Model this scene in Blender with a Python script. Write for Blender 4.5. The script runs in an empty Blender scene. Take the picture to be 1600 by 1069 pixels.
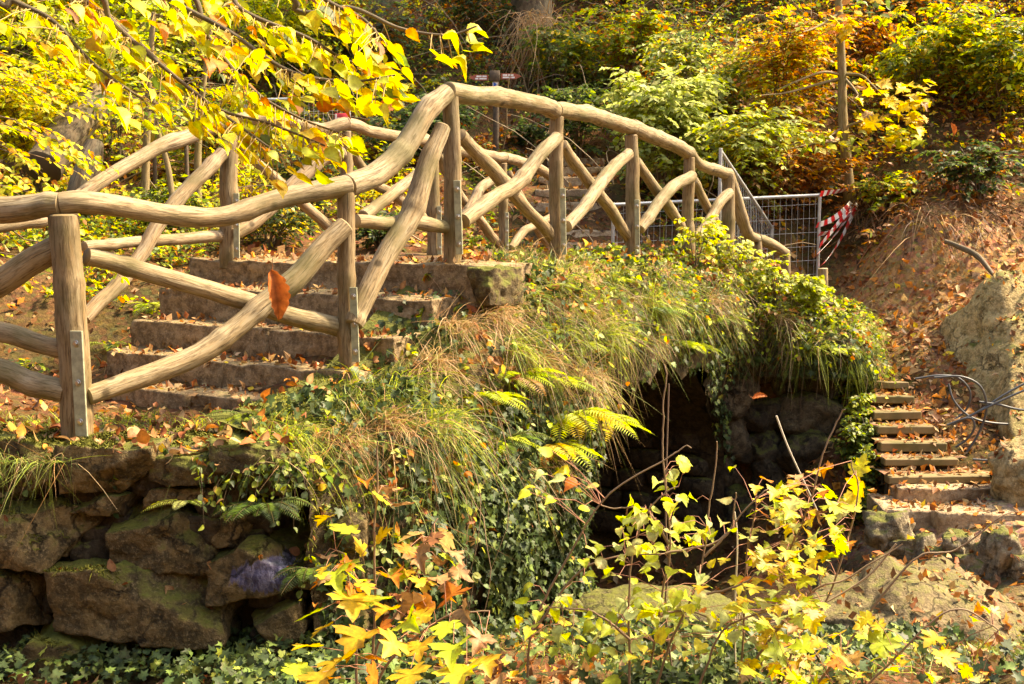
import bpy, math, random
import numpy as np
from mathutils import Vector, Matrix
from mathutils.bvhtree import BVHTree

SC = bpy.context.scene
COL = SC.collection
RNG = np.random.default_rng(7)
random.seed(7)
R = math.radians

# ------------------------------------------------------------------ camera, light, exposure
EYE = np.array([0.0, 0.0, 2.0]); PITCH = R(6.0); FPX = 1750.0
cam_d = bpy.data.cameras.new('camera'); cam = bpy.data.objects.new('camera', cam_d); COL.objects.link(cam)
cam.location = EYE; cam.rotation_euler = (math.pi / 2 - PITCH, 0, 0)
cam_d.sensor_width = 36.0; cam_d.lens = 36.0 * FPX / 1600.0
cam_d.clip_start = 0.05; cam_d.clip_end = 500
SC.camera = cam
SUN = np.array([0.66, 0.16, 0.78]); SUN /= np.linalg.norm(SUN)
SUN_EL = math.asin(SUN[2]); SUN_AZ = math.atan2(SUN[0], SUN[1])
world = bpy.data.worlds.new('World'); SC.world = world; world.use_nodes = True
wn = world.node_tree.nodes; wl = world.node_tree.links
sky = wn.new('ShaderNodeTexSky'); sky.sky_type = 'NISHITA'; sky.sun_disc = False
sky.sun_elevation = SUN_EL; sky.sun_rotation = SUN_AZ
sky.air_density = 1.0; sky.dust_density = 3.0; sky.ozone_density = 0.5
wl.new(sky.outputs[0], wn['Background'].inputs[0]); wn['Background'].inputs[1].default_value = 0.15
sun_d = bpy.data.lights.new('sun', 'SUN'); sun = bpy.data.objects.new('sun', sun_d); COL.objects.link(sun)
sun_d.energy = 4.0; sun_d.angle = R(5); sun_d.color = (1.0, 0.89, 0.70)
sun.rotation_euler = Vector(SUN).to_track_quat('Z', 'Y').to_euler(); sun.location = (12, 3, 14)
VS = SC.view_settings
SC.display_settings.display_device = 'sRGB'
VS.view_transform = 'Standard'; VS.look = 'None'; VS.gamma = 1.0; VS.use_curve_mapping = False
VS.exposure = 1.92
try:
    VS.use_white_balance = True; VS.white_balance_temperature = 7800; VS.white_balance_tint = 10
except Exception:
    pass
SC.cycles.max_bounces = 8; SC.cycles.diffuse_bounces = 4; SC.cycles.transmission_bounces = 5
SC.cycles.use_denoising = True

# ------------------------------------------------------------------ numeric helpers
def P(px, py, Y):
    """point of the vertical plane y = Y seen at a pixel of the 1600 x 1069 photograph"""
    a = (px - 800.0) / FPX; b = (534.5 - py) / FPX
    d = np.array([a, b * math.sin(PITCH) + math.cos(PITCH), b * math.cos(PITCH) - math.sin(PITCH)])
    return EYE + d * (Y / d[1])
def pix_dir(px, py):
    d = P(px, py, 1.0) - EYE
    return d / np.linalg.norm(d)
def nrm(v):
    return v / np.maximum(np.linalg.norm(v, axis=-1, keepdims=True), 1e-9)
def _hash(i, j, k, seed):
    h = (i * 374761393 + j * 668265263 + k * 2147483647 + seed * 974634777) & 0xFFFFFFFF
    h = ((h ^ (h >> 13)) * 1274126177) & 0xFFFFFFFF
    h = ((h ^ (h >> 16)) * 2246822519) & 0xFFFFFFFF
    return ((h ^ (h >> 15)) & 0xFFFFFF) / float(0xFFFFFF)
def noise3(p, seed=0):
    p = np.asarray(p, float); f = np.floor(p).astype(np.int64); t = p - f; t = t * t * (3 - 2 * t)
    o = 0
    for dx in (0, 1):
        wx = t[:, 0] if dx else 1 - t[:, 0]
        for dy in (0, 1):
            wy = t[:, 1] if dy else 1 - t[:, 1]
            for dz in (0, 1):
                wz = t[:, 2] if dz else 1 - t[:, 2]
                o = o + wx * wy * wz * _hash(f[:, 0] + dx, f[:, 1] + dy, f[:, 2] + dz, seed)
    return o * 2 - 1
def fbm(p, seed=0, octv=4, gain=0.5):
    p = np.asarray(p, float); o = 0; a = 1.0
    for i in range(octv):
        o = o + a * noise3(p * (2.03 ** i), seed + i * 17); a *= gain
    return o
def smooth(a, b, x):
    t = np.clip((x - a) / (b - a), 0, 1); return t * t * (3 - 2 * t)
def catmull(pts, n):
    pts = np.asarray(pts, float)
    if len(pts) == 2: pts = np.vstack([pts[0], pts.mean(0), pts[1]])
    q = np.vstack([2 * pts[0] - pts[1], pts, 2 * pts[-1] - pts[-2]])
    m = len(pts) - 1; t = np.linspace(0, m, n); i = np.minimum(t.astype(int), m - 1); u = (t - i)[:, None]
    a, b, c, d = q[i], q[i + 1], q[i + 2], q[i + 3]
    return 0.5 * (2 * b + (c - a) * u + (2 * a - 5 * b + 4 * c - d) * u ** 2 + (3 * b - a - 3 * c + d) * u ** 3)

# ------------------------------------------------------------------ mesh helpers
class MB:
    """collects points and faces, links them as one mesh object"""
    def __init__(s): s.v = []; s.t = []; s.q = []; s.c = []; s.uv_t = []; s.uv_q = []; s.n = 0; s.mt = []; s.mq = []
    def add(s, v, t=None, q=None, c=None, uvq=None, uvt=None, mi=0):
        v = np.asarray(v, float).reshape(-1, 3)
        if t is not None and len(t):
            t = np.asarray(t, np.int64).reshape(-1, 3); s.t.append(t + s.n); s.mt.append(np.full(len(t), mi))
            s.uv_t.append(np.zeros((len(t) * 3, 2)) if uvt is None else np.asarray(uvt, float).reshape(-1, 2))
        if q is not None and len(q):
            q = np.asarray(q, np.int64).reshape(-1, 4); s.q.append(q + s.n); s.mq.append(np.full(len(q), mi))
            s.uv_q.append(np.zeros((len(q) * 4, 2)) if uvq is None else np.asarray(uvq, float).reshape(-1, 2))
        s.v.append(v)
        if c is None: c = np.full((len(v), 3), 0.5)
        c = np.asarray(c, float)
        s.c.append(np.broadcast_to(c, (len(v), 3)))
        s.n += len(v)
    def mesh(s, name, mat, origin=(0, 0, 0), smooth_=True):
        v = np.vstack(s.v) - np.asarray(origin, float)
        t = np.vstack(s.t) if s.t else np.zeros((0, 3), int); q = np.vstack(s.q) if s.q else np.zeros((0, 4), int)
        me = bpy.data.meshes.new(name)
        me.vertices.add(len(v)); me.vertices.foreach_set('co', v.astype(np.float32).ravel())
        nl = t.size + q.size; me.loops.add(nl)
        me.loops.foreach_set('vertex_index', np.concatenate([t.ravel(), q.ravel()]).astype(np.int32))
        me.polygons.add(len(t) + len(q))
        st = np.concatenate([np.arange(len(t)) * 3, t.size + np.arange(len(q)) * 4]).astype(np.int32)
        me.polygons.foreach_set('loop_start', st)
        mats = mat if isinstance(mat, (list, tuple)) else [mat]
        for m in mats: me.materials.append(m)
        if len(mats) > 1:
            me.polygons.foreach_set('material_index', np.concatenate(s.mt + s.mq).astype(np.int32))
        me.polygons.foreach_set('use_smooth', np.full(len(t) + len(q), bool(smooth_)))
        uv = me.uv_layers.new(name='UVMap')
        uu = np.vstack(s.uv_t + s.uv_q) if nl else np.zeros((0, 2))
        uv.data.foreach_set('uv', uu.astype(np.float32).ravel())
        ca = me.color_attributes.new('Col', 'FLOAT_COLOR', 'POINT')
        cc = np.ones((len(v), 4), np.float32); cc[:, :3] = np.vstack(s.c)
        ca.data.foreach_set('color', cc.ravel())
        me.update(calc_edges=True); me.validate()
        return me
    def build(s, name, mat, parent=None, smooth_=True):
        return obj(name, s.mesh(name, mat, root_loc(parent), smooth_), parent)
def root_loc(o):
    l = np.zeros(3)
    while o is not None:
        l = l + np.array(o.location); o = o.parent
    return l
def obj(name, me, parent=None):
    o = bpy.data.objects.new(name, me); COL.objects.link(o)
    if parent is not None: o.parent = parent
    return o
def tag(o, label=None, cat=None, group=None, kind=None):
    if label: o['label'] = label
    if cat: o['category'] = cat
    if group: o['group'] = group
    if kind: o['kind'] = kind
    return o
def thing(name, label, cat, loc, group=None):
    o = bpy.data.objects.new(name, None); COL.objects.link(o); o.location = [float(x) for x in loc]
    o.empty_display_size = 0.1
    return tag(o, label, cat, group)

def tube(mb, pts, rad, sides=12, seg=None, cap=True, bump=0.0, seed=0, c=None, mi=0, wob=0.0):
    """a log or pole along a path, with UVs in metres along it"""
    pts = np.asarray(pts, float); rad = np.atleast_1d(np.asarray(rad, float))
    L = np.linalg.norm(np.diff(pts, axis=0), axis=1).sum()
    n = seg or max(3, int(L / 0.035))
    rad = np.interp(np.linspace(0, 1, n), np.linspace(0, 1, len(rad)), rad) if len(rad) > 1 else np.full(n, rad[0])
    p = catmull(pts, n)
    if wob:
        tw_ = np.linspace(0, L, n); e = np.minimum(1, np.minimum(tw_, L - tw_) / 0.15)[:, None]
        p = p + wob * e * np.column_stack([noise3(np.column_stack([tw_ * 4.2, tw_ * 0 + k * 9.1, tw_ * 0 + seed * 3.7]), 5) for k in range(3)])
        kr = np.random.default_rng(seed + 900)
        for _ in range(int(L * 2.2)): rad = rad * (1 + kr.uniform(0.06, 0.17) * np.exp(-((tw_ - kr.uniform(0, L)) / 0.035) ** 2))
    tan = nrm(np.gradient(p, axis=0))
    up = np.array([0.0, 0, 1]) if abs(tan[0][2]) < 0.8 else np.array([1.0, 0, 0])
    s = np.cross(tan[0], up); s /= np.linalg.norm(s)
    S = []; 
    for k in range(n):
        s = s - tan[k] * (s @ tan[k]); s = s / np.linalg.norm(s); S.append(s)
    S = np.array(S); T = np.cross(tan, S)
    a = np.linspace(0, 2 * np.pi, sides, endpoint=False)
    ring = S[:, None, :] * np.cos(a)[None, :, None] + T[:, None, :] * np.sin(a)[None, :, None]
    rr = np.repeat(rad[:, None], sides, 1)
    if bump:
        q = (p[:, None, :] * 3.5 + ring * 0.9).reshape(-1, 3)
        rr = rr * (1 + bump * fbm(q, seed, 3).reshape(n, sides))
        q2 = np.stack([np.repeat(np.arange(n)[:, None] * 0.22, sides, 1), ring[..., 0] * 2.2, ring[..., 2] * 2.2], -1).reshape(-1, 3)
        rr = rr * (1 + 0.5 * bump * noise3(q2, seed + 5).reshape(n, sides))
    v = p[:, None, :] + ring * rr[..., None]
    i = np.arange(n - 1)[:, None] * sides; j = np.arange(sides)[None, :]; j2 = (j + 1) % sides
    q = np.stack([i + j, i + j2, i + sides + j2, i + sides + j], -1).reshape(-1, 4)
    dl = np.concatenate([[0], np.cumsum(np.linalg.norm(np.diff(p, axis=0), axis=1))])
    u0 = (np.arange(sides) / sides)[None, :] + np.zeros((n - 1, 1)); u1 = u0 + 1.0 / sides
    v0 = dl[:-1, None] + np.zeros((1, sides)); v1 = dl[1:, None] + np.zeros((1, sides))
    uv = np.stack([np.stack([u0, v0], -1), np.stack([u1, v0], -1), np.stack([u1, v1], -1), np.stack([u0, v1], -1)], 2).reshape(-1, 2)
    uv[:, 1] += seed * 1.37
    mb.add(v.reshape(-1, 3), q=q, uvq=uv, c=c, mi=mi)
    if cap:
        for e, sg in ((0, -1), (n - 1, 1)):
            base = v[e]; ctr = p[e]
            inner = ctr + (base - ctr) * 0.86 + tan[e] * sg * rad[e] * 0.13
            vv = np.vstack([base, inner, [ctr + tan[e] * sg * rad[e] * 0.15]])
            jj = np.arange(sides); j3 = (jj + 1) % sides
            qq = np.stack([jj, j3, sides + j3, sides + jj], 1); tt = np.stack([sides + jj, sides + j3, np.full(sides, 2 * sides)], 1)
            if sg < 0: qq = qq[:, ::-1]; tt = tt[:, ::-1]
            uvc = np.full((len(qq) * 4, 2), 0.3); uvc[:, 1] = seed + dl[e]
            uvt = np.full((len(tt) * 3, 2), 0.35); uvt[:, 1] = seed + dl[e]
            mb.add(vv, q=qq, t=tt, uvq=uvc, uvt=uvt, c=c, mi=mi)
    return p, tan

def tubes(mb, polys, r0, r1, sides=4, c=(0.12, 0.07, 0.035)):
    """many thin twigs at once: polys (K, M, 3)"""
    polys = np.asarray(polys, float); K, M, _ = polys.shape
    if K == 0: return
    tan = nrm(np.gradient(polys, axis=1))
    ref = np.where(np.abs(tan[..., 2:3]) > 0.9, np.array([1.0, 0, 0]), np.array([0, 0, 1.0]))
    S = nrm(np.cross(tan, ref)); T = np.cross(tan, S)
    a = np.linspace(0, 2 * np.pi, sides, endpoint=False)
    r0 = np.broadcast_to(np.asarray(r0, float), (K,)); r1 = np.broadcast_to(np.asarray(r1, float), (K,))
    rad = r0[:, None] + (r1 - r0)[:, None] * np.linspace(0, 1, M)[None]
    v = polys[:, :, None, :] + (S[:, :, None, :] * np.cos(a)[:, None] + T[:, :, None, :] * np.sin(a)[:, None]) * rad[:, :, None, None]
    k = np.arange(K)[:, None, None] * (M * sides); i = np.arange(M - 1)[None, :, None] * sides; j = np.arange(sides)[None, None, :]; j2 = (j + 1) % sides
    q = np.stack([k + i + j, k + i + j2, k + i + sides + j2, k + i + sides + j], -1).reshape(-1, 4)
    mb.add(v.reshape(-1, 3), q=q, c=np.asarray(c, float))

def box(mb, c, h, ax=None, bev=0.0, mi=0, col=None):
    """a box with half sizes h and axes ax (rows), edges chamfered by bev"""
    ax = np.eye(3) if ax is None else np.asarray(ax, float); h = np.asarray(h, float)
    b = min(bev, 0.9 * h.min())
    V = []; idx = {}
    for sx in (-1, 1):
        for sy in (-1, 1):
            for sz in (-1, 1):
                for d in range(3):
                    s = np.array([sx, sy, sz], float) * (h - b); s[d] = [sx, sy, sz][d] * h[d]
                    idx[(sx, sy, sz, d)] = len(V); V.append(s)
    Q = []; T = []
    for d in range(3):
        e, f = [k for k in range(3) if k != d]
        for sg in (-1, 1):
            def key(a, b_):
                s = [0, 0, 0]; s[d] = sg; s[e] = a; s[f] = b_; return idx[(*s, d)]
            Q.append([key(-1, -1), key(1, -1), key(1, 1), key(-1, 1)])
    if b > 0:
        for d in range(3):
            e, f = [k for k in range(3) if k != d]
            for se in (-1, 1):
                for sf in (-1, 1):
                    def kk(s, w):
                        t = [0, 0, 0]; t[d] = s; t[e] = se; t[f] = sf; return idx[(*t, w)]
                    Q.append([kk(-1, e), kk(1, e), kk(1, f), kk(-1, f)])
        for sx in (-1, 1):
            for sy in (-1, 1):
                for sz in (-1, 1): T.append([idx[(sx, sy, sz, 0)], idx[(sx, sy, sz, 1)], idx[(sx, sy, sz, 2)]])
    V = np.array(V)
    def orient(F):
        out = []
        for f in F:
            p = V[f]; n = np.cross(p[1] - p[0], p[2] - p[0])
            out.append(f[::-1] if n @ p.mean(0) < 0 else f)
        return out
    V0 = V; V = V @ ax
    mb.add(np.asarray(c, float) + V, q=orient(Q), t=orient(T) if T else None, mi=mi, c=col)

_CG = {}
def cube_grid(n):
    if n in _CG: return _CG[n]
    ids = {}; V = []; Q = []
    def vid(p):
        k = tuple(p)
        if k not in ids: ids[k] = len(V); V.append(p)
        return ids[k]
    for d in range(3):
        e, f = (d + 1) % 3, (d + 2) % 3
        for sg in (0, n):
            for i in range(n):
                for j in range(n):
                    q = []
                    for a, b in ((i, j), (i + 1, j), (i + 1, j + 1), (i, j + 1)):
                        p = [0, 0, 0]; p[d] = sg; p[e] = a; p[f] = b; q.append(vid(p))
                    Q.append(q if sg else q[::-1])
    _CG[n] = (np.array(V, float) / n * 2 - 1, np.array(Q)); return _CG[n]
def stone_geo(ctr, half, seed=0, n=9, rnd=0.35, amp=0.08, cuts=3, ax=None, freq=1.6, ridge=0.0):
    """a rough block: a rounded cube, some corners cut off, noise all over"""
    g, q = cube_grid(n); r = np.random.default_rng(seed + 1000)
    L = np.linalg.norm(g, axis=1, keepdims=True)
    p = g * (1 - rnd) + g / L * 1.22 * rnd
    for _ in range(cuts):
        d = r.normal(size=3); d /= np.linalg.norm(d); off = r.uniform(0.78, 1.0)
        e = np.maximum(0, p @ d - off); p = p - e[:, None] * d
    half = np.asarray(half, float); m = half.min()
    nn = nrm(p)
    w = p * half
    if ridge: w = w - nn * (ridge * m * np.maximum(0, 1 - np.abs(fbm(w / m * np.array([0.8, 0.8, 2.0]) + seed, seed + 3, 3)) * 5))[:, None]
    w = w + nn * (amp * m * 1.6 * fbm(w / m * freq * 0.6 + seed * 3.1, seed, 4, 0.55))[:, None]
    if ax is not None:
        w = w @ np.asarray(ax, float)
        if np.linalg.det(np.asarray(ax, float)) < 0: q = q[:, ::-1]
    return w + np.asarray(ctr, float), q
def stone(name, mat, parent, ctr, half, seed=0, **k):
    mb = MB(); v, q = stone_geo(ctr, half, seed, **k); mb.add(v, q=q)
    return mb.build(name, mat, parent)
def rotz(a):
    return np.array([[math.cos(a), math.sin(a), 0], [-math.sin(a), math.cos(a), 0], [0, 0, 1.0]])
def euler_ax(x, y, z):
    return np.array(Matrix.Rotation(z, 3, 'Z') @ Matrix.Rotation(y, 3, 'Y') @ Matrix.Rotation(x, 3, 'X')).T

# ------------------------------------------------------------------ materials
def mat(name):
    m = bpy.data.materials.new(name); m.use_nodes = True
    nt = m.node_tree; return m, nt.nodes, nt.links, nt.nodes['Principled BSDF']
def N(n, t, **k):
    x = n.new('ShaderNode' + t)
    for a, b in k.items(): setattr(x, a, b)
    return x
def ramp(n, stops):
    r = N(n, 'ValToRGB'); e = r.color_ramp.elements
    while len(e) < len(stops): e.new(0.5)
    for i, (p, c) in enumerate(stops):
        e[i].position = p; e[i].color = (c, c, c, 1) if not isinstance(c, (tuple, list)) else (*c, 1)
    return r
def noise_node(n, l, vec, scale, detail=4, rough=0.55, dist=0.0):
    x = N(n, 'TexNoise'); x.inputs['Scale'].default_value = scale; x.inputs['Detail'].default_value = detail
    x.inputs['Roughness'].default_value = rough; x.inputs['Distortion'].default_value = dist
    if vec is not None: l.new(vec, x.inputs['Vector'])
    return x
def mixc(n, l, fac, a, b, mode='MIX'):
    x = N(n, 'Mix', data_type='RGBA', blend_type=mode)
    for s, v in ((0, fac), (6, a), (7, b)):
        if hasattr(v, 'is_linked') or hasattr(v, 'links'): l.new(v, x.inputs[s])
        elif s == 0: x.inputs[0].default_value = v
        else: x.inputs[s].default_value = (*v, 1)
    return x.outputs[2]
def bump(n, l, bs, h, strength=0.4, dist=0.02):
    b = N(n, 'Bump'); b.inputs['Strength'].default_value = strength; b.inputs['Distance'].default_value = dist
    l.new(h, b.inputs['Height']); l.new(b.outputs[0], bs.inputs['Normal']); return b
def math_node(n, l, op, a, b=None, clamp=False):
    x = N(n, 'Math', operation=op, use_clamp=clamp)
    for i, v in enumerate((a, b)):
        if v is None: continue
        if hasattr(v, 'links'): l.new(v, x.inputs[i])
        else: x.inputs[i].default_value = v
    return x.outputs[0]

def leaf_mat(name, transl=0.42, rough=0.5, spec=0.35, sat=1.15, blotch=0.75):
    m, n, l, bs = mat(name)
    at = N(n, 'Attribute', attribute_name='Col')
    ge = N(n, 'NewGeometry')
    ns = noise_node(n, l, ge.outputs['Position'], 45, 4, 0.65); n2 = noise_node(n, l, ge.outputs['Position'], 21, 4, 0.7)
    dk = mixc(n, l, 1.0, at.outputs['Color'], ramp_link(n, l, ns.outputs['Fac'], [(0.3, 0.62), (0.65, 1.12)]), 'MULTIPLY')
    dk = mixc(n, l, ramp_link(n, l, n2.outputs['Fac'], [(0.57, 0.0), (0.68, blotch)]), dk, mixc(n, l, 1.0, at.outputs['Color'], (0.55, 0.33, 0.2), 'MULTIPLY'))
    l.new(dk, bs.inputs['Base Color'])
    bs.inputs['Roughness'].default_value = rough; bs.inputs['Specular IOR Level'].default_value = spec
    tr = N(n, 'BsdfTranslucent')
    hs = N(n, 'HueSaturation'); hs.inputs['Saturation'].default_value = sat; hs.inputs['Value'].default_value = 1.15
    l.new(dk, hs.inputs['Color']); l.new(hs.outputs[0], tr.inputs['Color'])
    mx = N(n, 'MixShader'); mx.inputs[0].default_value = transl
    l.new(bs.outputs[0], mx.inputs[1]); l.new(tr.outputs[0], mx.inputs[2])
    l.new(mx.outputs[0], n['Material Output'].inputs['Surface'])
    return m
def ramp_link(n, l, src, stops):
    r = ramp(n, stops); l.new(src, r.inputs[0]); return r.outputs[0]

M = {}
M['leaf'] = leaf_mat('leaf', 0.5)
M['leaf_thick'] = leaf_mat('ivy_leaf', 0.2, 0.5, 0.22, 1.0)
M['dry_leaf'] = leaf_mat('dry_leaf', 0.2, 0.6, 0.25, 1.0)
M['grass'] = leaf_mat('grass_blade', 0.35, 0.5, 0.3, 1.05)
def moss_mat():
    m, n, l, bs = mat('moss'); at = N(n, 'Attribute', attribute_name='Col')
    l.new(at.outputs['Color'], bs.inputs['Base Color']); bs.inputs['Roughness'].default_value = 0.9
    bs.inputs['Specular IOR Level'].default_value = 0.1; return m
M['moss'] = moss_mat()
def twig_mat():
    m, n, l, bs = mat('twig'); at = N(n, 'Attribute', attribute_name='Col')
    l.new(at.outputs['Color'], bs.inputs['Base Color']); bs.inputs['Roughness'].default_value = 0.75; return m
M['twig'] = twig_mat()

def log_mat(name, base, dark, pale, grey):
    m, n, l, bs = mat(name)
    uv = N(n, 'UVMap', uv_map='UVMap'); mp = N(n, 'Mapping'); mp.inputs['Scale'].default_value = (9, 1.6, 1)
    l.new(uv.outputs[0], mp.inputs[0])
    tc = N(n, 'TexCoord')
    fine = noise_node(n, l, mp.outputs[0], 5.0, 6, 0.65, 0.4)
    mp2 = N(n, 'Mapping'); mp2.inputs['Scale'].default_value = (26, 1.4, 1); l.new(uv.outputs[0], mp2.inputs[0])
    crack = noise_node(n, l, mp2.outputs[0], 2.2, 3, 0.6, 0.3)
    mp3 = N(n, 'Mapping'); mp3.inputs['Scale'].default_value = (4.5, 1.5, 1); l.new(uv.outputs[0], mp3.inputs[0])
    blot = noise_node(n, l, mp3.outputs[0], 1.6, 6, 0.68, 0.6)
    mp4 = N(n, 'Mapping'); mp4.inputs['Scale'].default_value = (12, 3.2, 1); l.new(uv.outputs[0], mp4.inputs[0])
    blot2 = noise_node(n, l, mp4.outputs[0], 2.2, 5, 0.7, 0.5)
    c = mixc(n, l, ramp_link(n, l, fine.outputs['Fac'], [(0.3, 0.0), (0.7, 1.0)]), base, pale)
    c = mixc(n, l, ramp_link(n, l, blot.outputs['Fac'], [(0.40, 0.0), (0.62, 0.9)]), c, grey)
    c = mixc(n, l, ramp_link(n, l, blot2.outputs['Fac'], [(0.47, 0.0), (0.64, 0.9)]), c, dark)
    cr = ramp_link(n, l, crack.outputs['Fac'], [(0.33, 1.0), (0.385, 0.0)])
    c = mixc(n, l, math_node(n, l, 'MULTIPLY', cr, 0.85), c, tuple(x * 0.35 for x in dark))
    vo = N(n, 'TexVoronoi'); vo.inputs['Scale'].default_value = 3.3; l.new(tc.outputs['Object'], vo.inputs['Vector'])
    kn = ramp_link(n, l, vo.outputs['Distance'], [(0.05, 1.0), (0.11, 0.0)])
    c = mixc(n, l, math_node(n, l, 'MULTIPLY', kn, 0.8), c, tuple(x * 0.4 for x in dark))
    al = noise_node(n, l, tc.outputs['Object'], 3.1, 5, 0.6)
    c = mixc(n, l, ramp_link(n, l, al.outputs['Fac'], [(0.47, 0.0), (0.66, 0.7)]), c, (dark[0] * 1.1, dark[1] * 1.55, dark[2] * 1.1))
    l.new(c, bs.inputs['Base Color']); bs.inputs['Roughness'].default_value = 0.7; bs.inputs['Specular IOR Level'].default_value = 0.25
    h = math_node(n, l, 'SUBTRACT', math_node(n, l, 'ADD', fine.outputs['Fac'], blot2.outputs['Fac']), math_node(n, l, 'MULTIPLY', cr, 1.2))
    bump(n, l, bs, h, 0.45, 0.009)
    return m
M['log'] = log_mat('peeled_log', (0.22, 0.145, 0.066), (0.095, 0.06, 0.027), (0.33, 0.24, 0.125), (0.33, 0.27, 0.17))
M['log_far'] = log_mat('peeled_log_far', (0.23, 0.145, 0.07), (0.10, 0.06, 0.03), (0.34, 0.24, 0.13), (0.34, 0.27, 0.18))
M['post'] = log_mat('peeled_post', (0.19, 0.12, 0.052), (0.085, 0.05, 0.022), (0.27, 0.185, 0.09), (0.25, 0.195, 0.115))
M['bark'] = log_mat('bark', (0.13, 0.085, 0.045), (0.05, 0.03, 0.018), (0.2, 0.14, 0.08), (0.15, 0.13, 0.08))
M['sapling_bark'] = log_mat('sapling_bark', (0.24, 0.17, 0.08), (0.12, 0.08, 0.03), (0.3, 0.22, 0.11), (0.25, 0.2, 0.12))

def stone_mat(name, base, pale, dark, moss=0.6, lichen=0.35, paint=None, crack=0.7):
    m, n, l, bs = mat(name); tc = N(n, 'TexCoord'); ge = N(n, 'NewGeometry')
    O = ge.outputs['Position']
    a = noise_node(n, l, O, 3.2, 6, 0.6); b = noise_node(n, l, O, 14, 6, 0.65); d = noise_node(n, l, O, 55, 4, 0.7)
    c = mixc(n, l, ramp_link(n, l, a.outputs['Fac'], [(0.35, 0.0), (0.65, 1.0)]), base, pale)
    c = mixc(n, l, ramp_link(n, l, b.outputs['Fac'], [(0.42, 0.8), (0.58, 0.0)]), c, dark)
    c = mixc(n, l, math_node(n, l, 'MULTIPLY', ramp_link(n, l, d.outputs['Fac'], [(0.52, 0.0), (0.66, 1.0)]), lichen), c, tuple(min(1, x * 1.5 + 0.05) for x in pale))
    sp = N(n, 'SeparateXYZ'); l.new(ge.outputs['Normal'], sp.inputs[0])
    mm = math_node(n, l, 'ADD', math_node(n, l, 'MULTIPLY', sp.outputs[2], 0.55), b.outputs['Fac'])
    mo = ramp_link(n, l, math_node(n, l, 'ADD', mm, (moss - 0.6)), [(0.62, 0.0), (0.9, 1.0)])
    mc = mixc(n, l, d.outputs['Fac'], (0.05, 0.06, 0.01), (0.17, 0.17, 0.03))
    c = mixc(n, l, mo, c, mc)
    if paint is not None:
        ctr, size, ax = paint
        v = N(n, 'VectorMath', operation='SUBTRACT'); l.new(O, v.inputs[0]); v.inputs[1].default_value = ctr
        v2 = N(n, 'VectorMath', operation='MULTIPLY'); l.new(v.outputs[0], v2.inputs[0]); v2.inputs[1].default_value = (1 / size[0], 0.0, 1 / size[1])
        ln = N(n, 'VectorMath', operation='LENGTH'); l.new(v2.outputs[0], ln.inputs[0])
        ms = N(n, 'Mapping'); ms.inputs['Scale'].default_value = (16, 6, 5); l.new(O, ms.inputs[0])
        st = noise_node(n, l, ms.outputs[0], 2.0, 5, 0.65, 0.5)
        f = ramp_link(n, l, math_node(n, l, 'MULTIPLY', math_node(n, l, 'ADD', ln.outputs['Value'], math_node(n, l, 'MULTIPLY', st.outputs['Fac'], 1.5)), 0.5), [(0.72, 0.55), (0.80, 0.0)])
        c = mixc(n, l, f, c, mixc(n, l, ramp_link(n, l, st.outputs['Fac'], [(0.3, 0.0), (0.46, 0.25), (0.53, 1.0), (0.6, 0.1)]), (0.035, 0.04, 0.16), (0.28, 0.29, 0.5)))
    vv = N(n, 'VectorMath', operation='ADD'); sc_ = N(n, 'VectorMath', operation='SCALE'); l.new(b.outputs['Color'], sc_.inputs[0]); sc_.inputs['Scale'].default_value = 0.16; l.new(O, vv.inputs[0]); l.new(sc_.outputs[0], vv.inputs[1])
    vo = N(n, 'TexVoronoi', feature='DISTANCE_TO_EDGE'); vo.inputs['Scale'].default_value = 3.4; l.new(vv.outputs[0], vo.inputs['Vector'])
    ck = math_node(n, l, 'MULTIPLY', ramp_link(n, l, vo.outputs['Distance'], [(0.0, 1.0), (0.035, 0.0)]), ramp_link(n, l, a.outputs['Fac'], [(0.42, 0.0), (0.6, 1.0)]))
    c = mixc(n, l, math_node(n, l, 'MULTIPLY', ck, crack), c, tuple(x * 0.5 for x in dark))
    l.new(c, bs.inputs['Base Color']); bs.inputs['Roughness'].default_value = 0.85; bs.inputs['Specular IOR Level'].default_value = 0.25
    h = math_node(n, l, 'ADD', math_node(n, l, 'MULTIPLY', b.outputs['Fac'], 1.0), math_node(n, l, 'MULTIPLY', d.outputs['Fac'], 0.45))
    h = math_node(n, l, 'SUBTRACT', h, math_node(n, l, 'MULTIPLY', ck, 1.3 * crack))
    bump(n, l, bs, h, 0.9, 0.03); return m
M['wall_stone'] = stone_mat('wall_stone', (0.10, 0.066, 0.026), (0.21, 0.145, 0.06), (0.03, 0.023, 0.01), 0.46, 0.4)
M['moss_stone'] = stone_mat('moss_stone', (0.10, 0.07, 0.03), (0.17, 0.12, 0.05), (0.04, 0.028, 0.012), 0.72, 0.3)
M['step_stone'] = stone_mat('step_stone', (0.27, 0.185, 0.095), (0.38, 0.275, 0.15), (0.11, 0.072, 0.034), 0.2, 0.3, crack=0.12)
M['path_stone'] = stone_mat('path_stone', (0.38, 0.27, 0.16), (0.48, 0.36, 0.22), (0.22, 0.145, 0.08), 0.1, 0.3, crack=0.2)
M['grey_stone'] = stone_mat('grey_stone', (0.2, 0.16, 0.1), (0.32, 0.26, 0.17), (0.08, 0.06, 0.035), 0.5, 0.4)
M['boulder'] = stone_mat('sand_boulder', (0.33, 0.24, 0.11), (0.46, 0.36, 0.19), (0.17, 0.12, 0.05), 0.24, 0.3)
M['pier_stone'] = stone_mat('pier_stone', (0.10, 0.072, 0.038), (0.17, 0.125, 0.07), (0.04, 0.028, 0.015), 0.4, 0.3)
M['bank_soil'] = stone_mat('bank_soil', (0.075, 0.052, 0.025), (0.12, 0.085, 0.04), (0.03, 0.022, 0.01), 0.55, 0.2)
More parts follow.
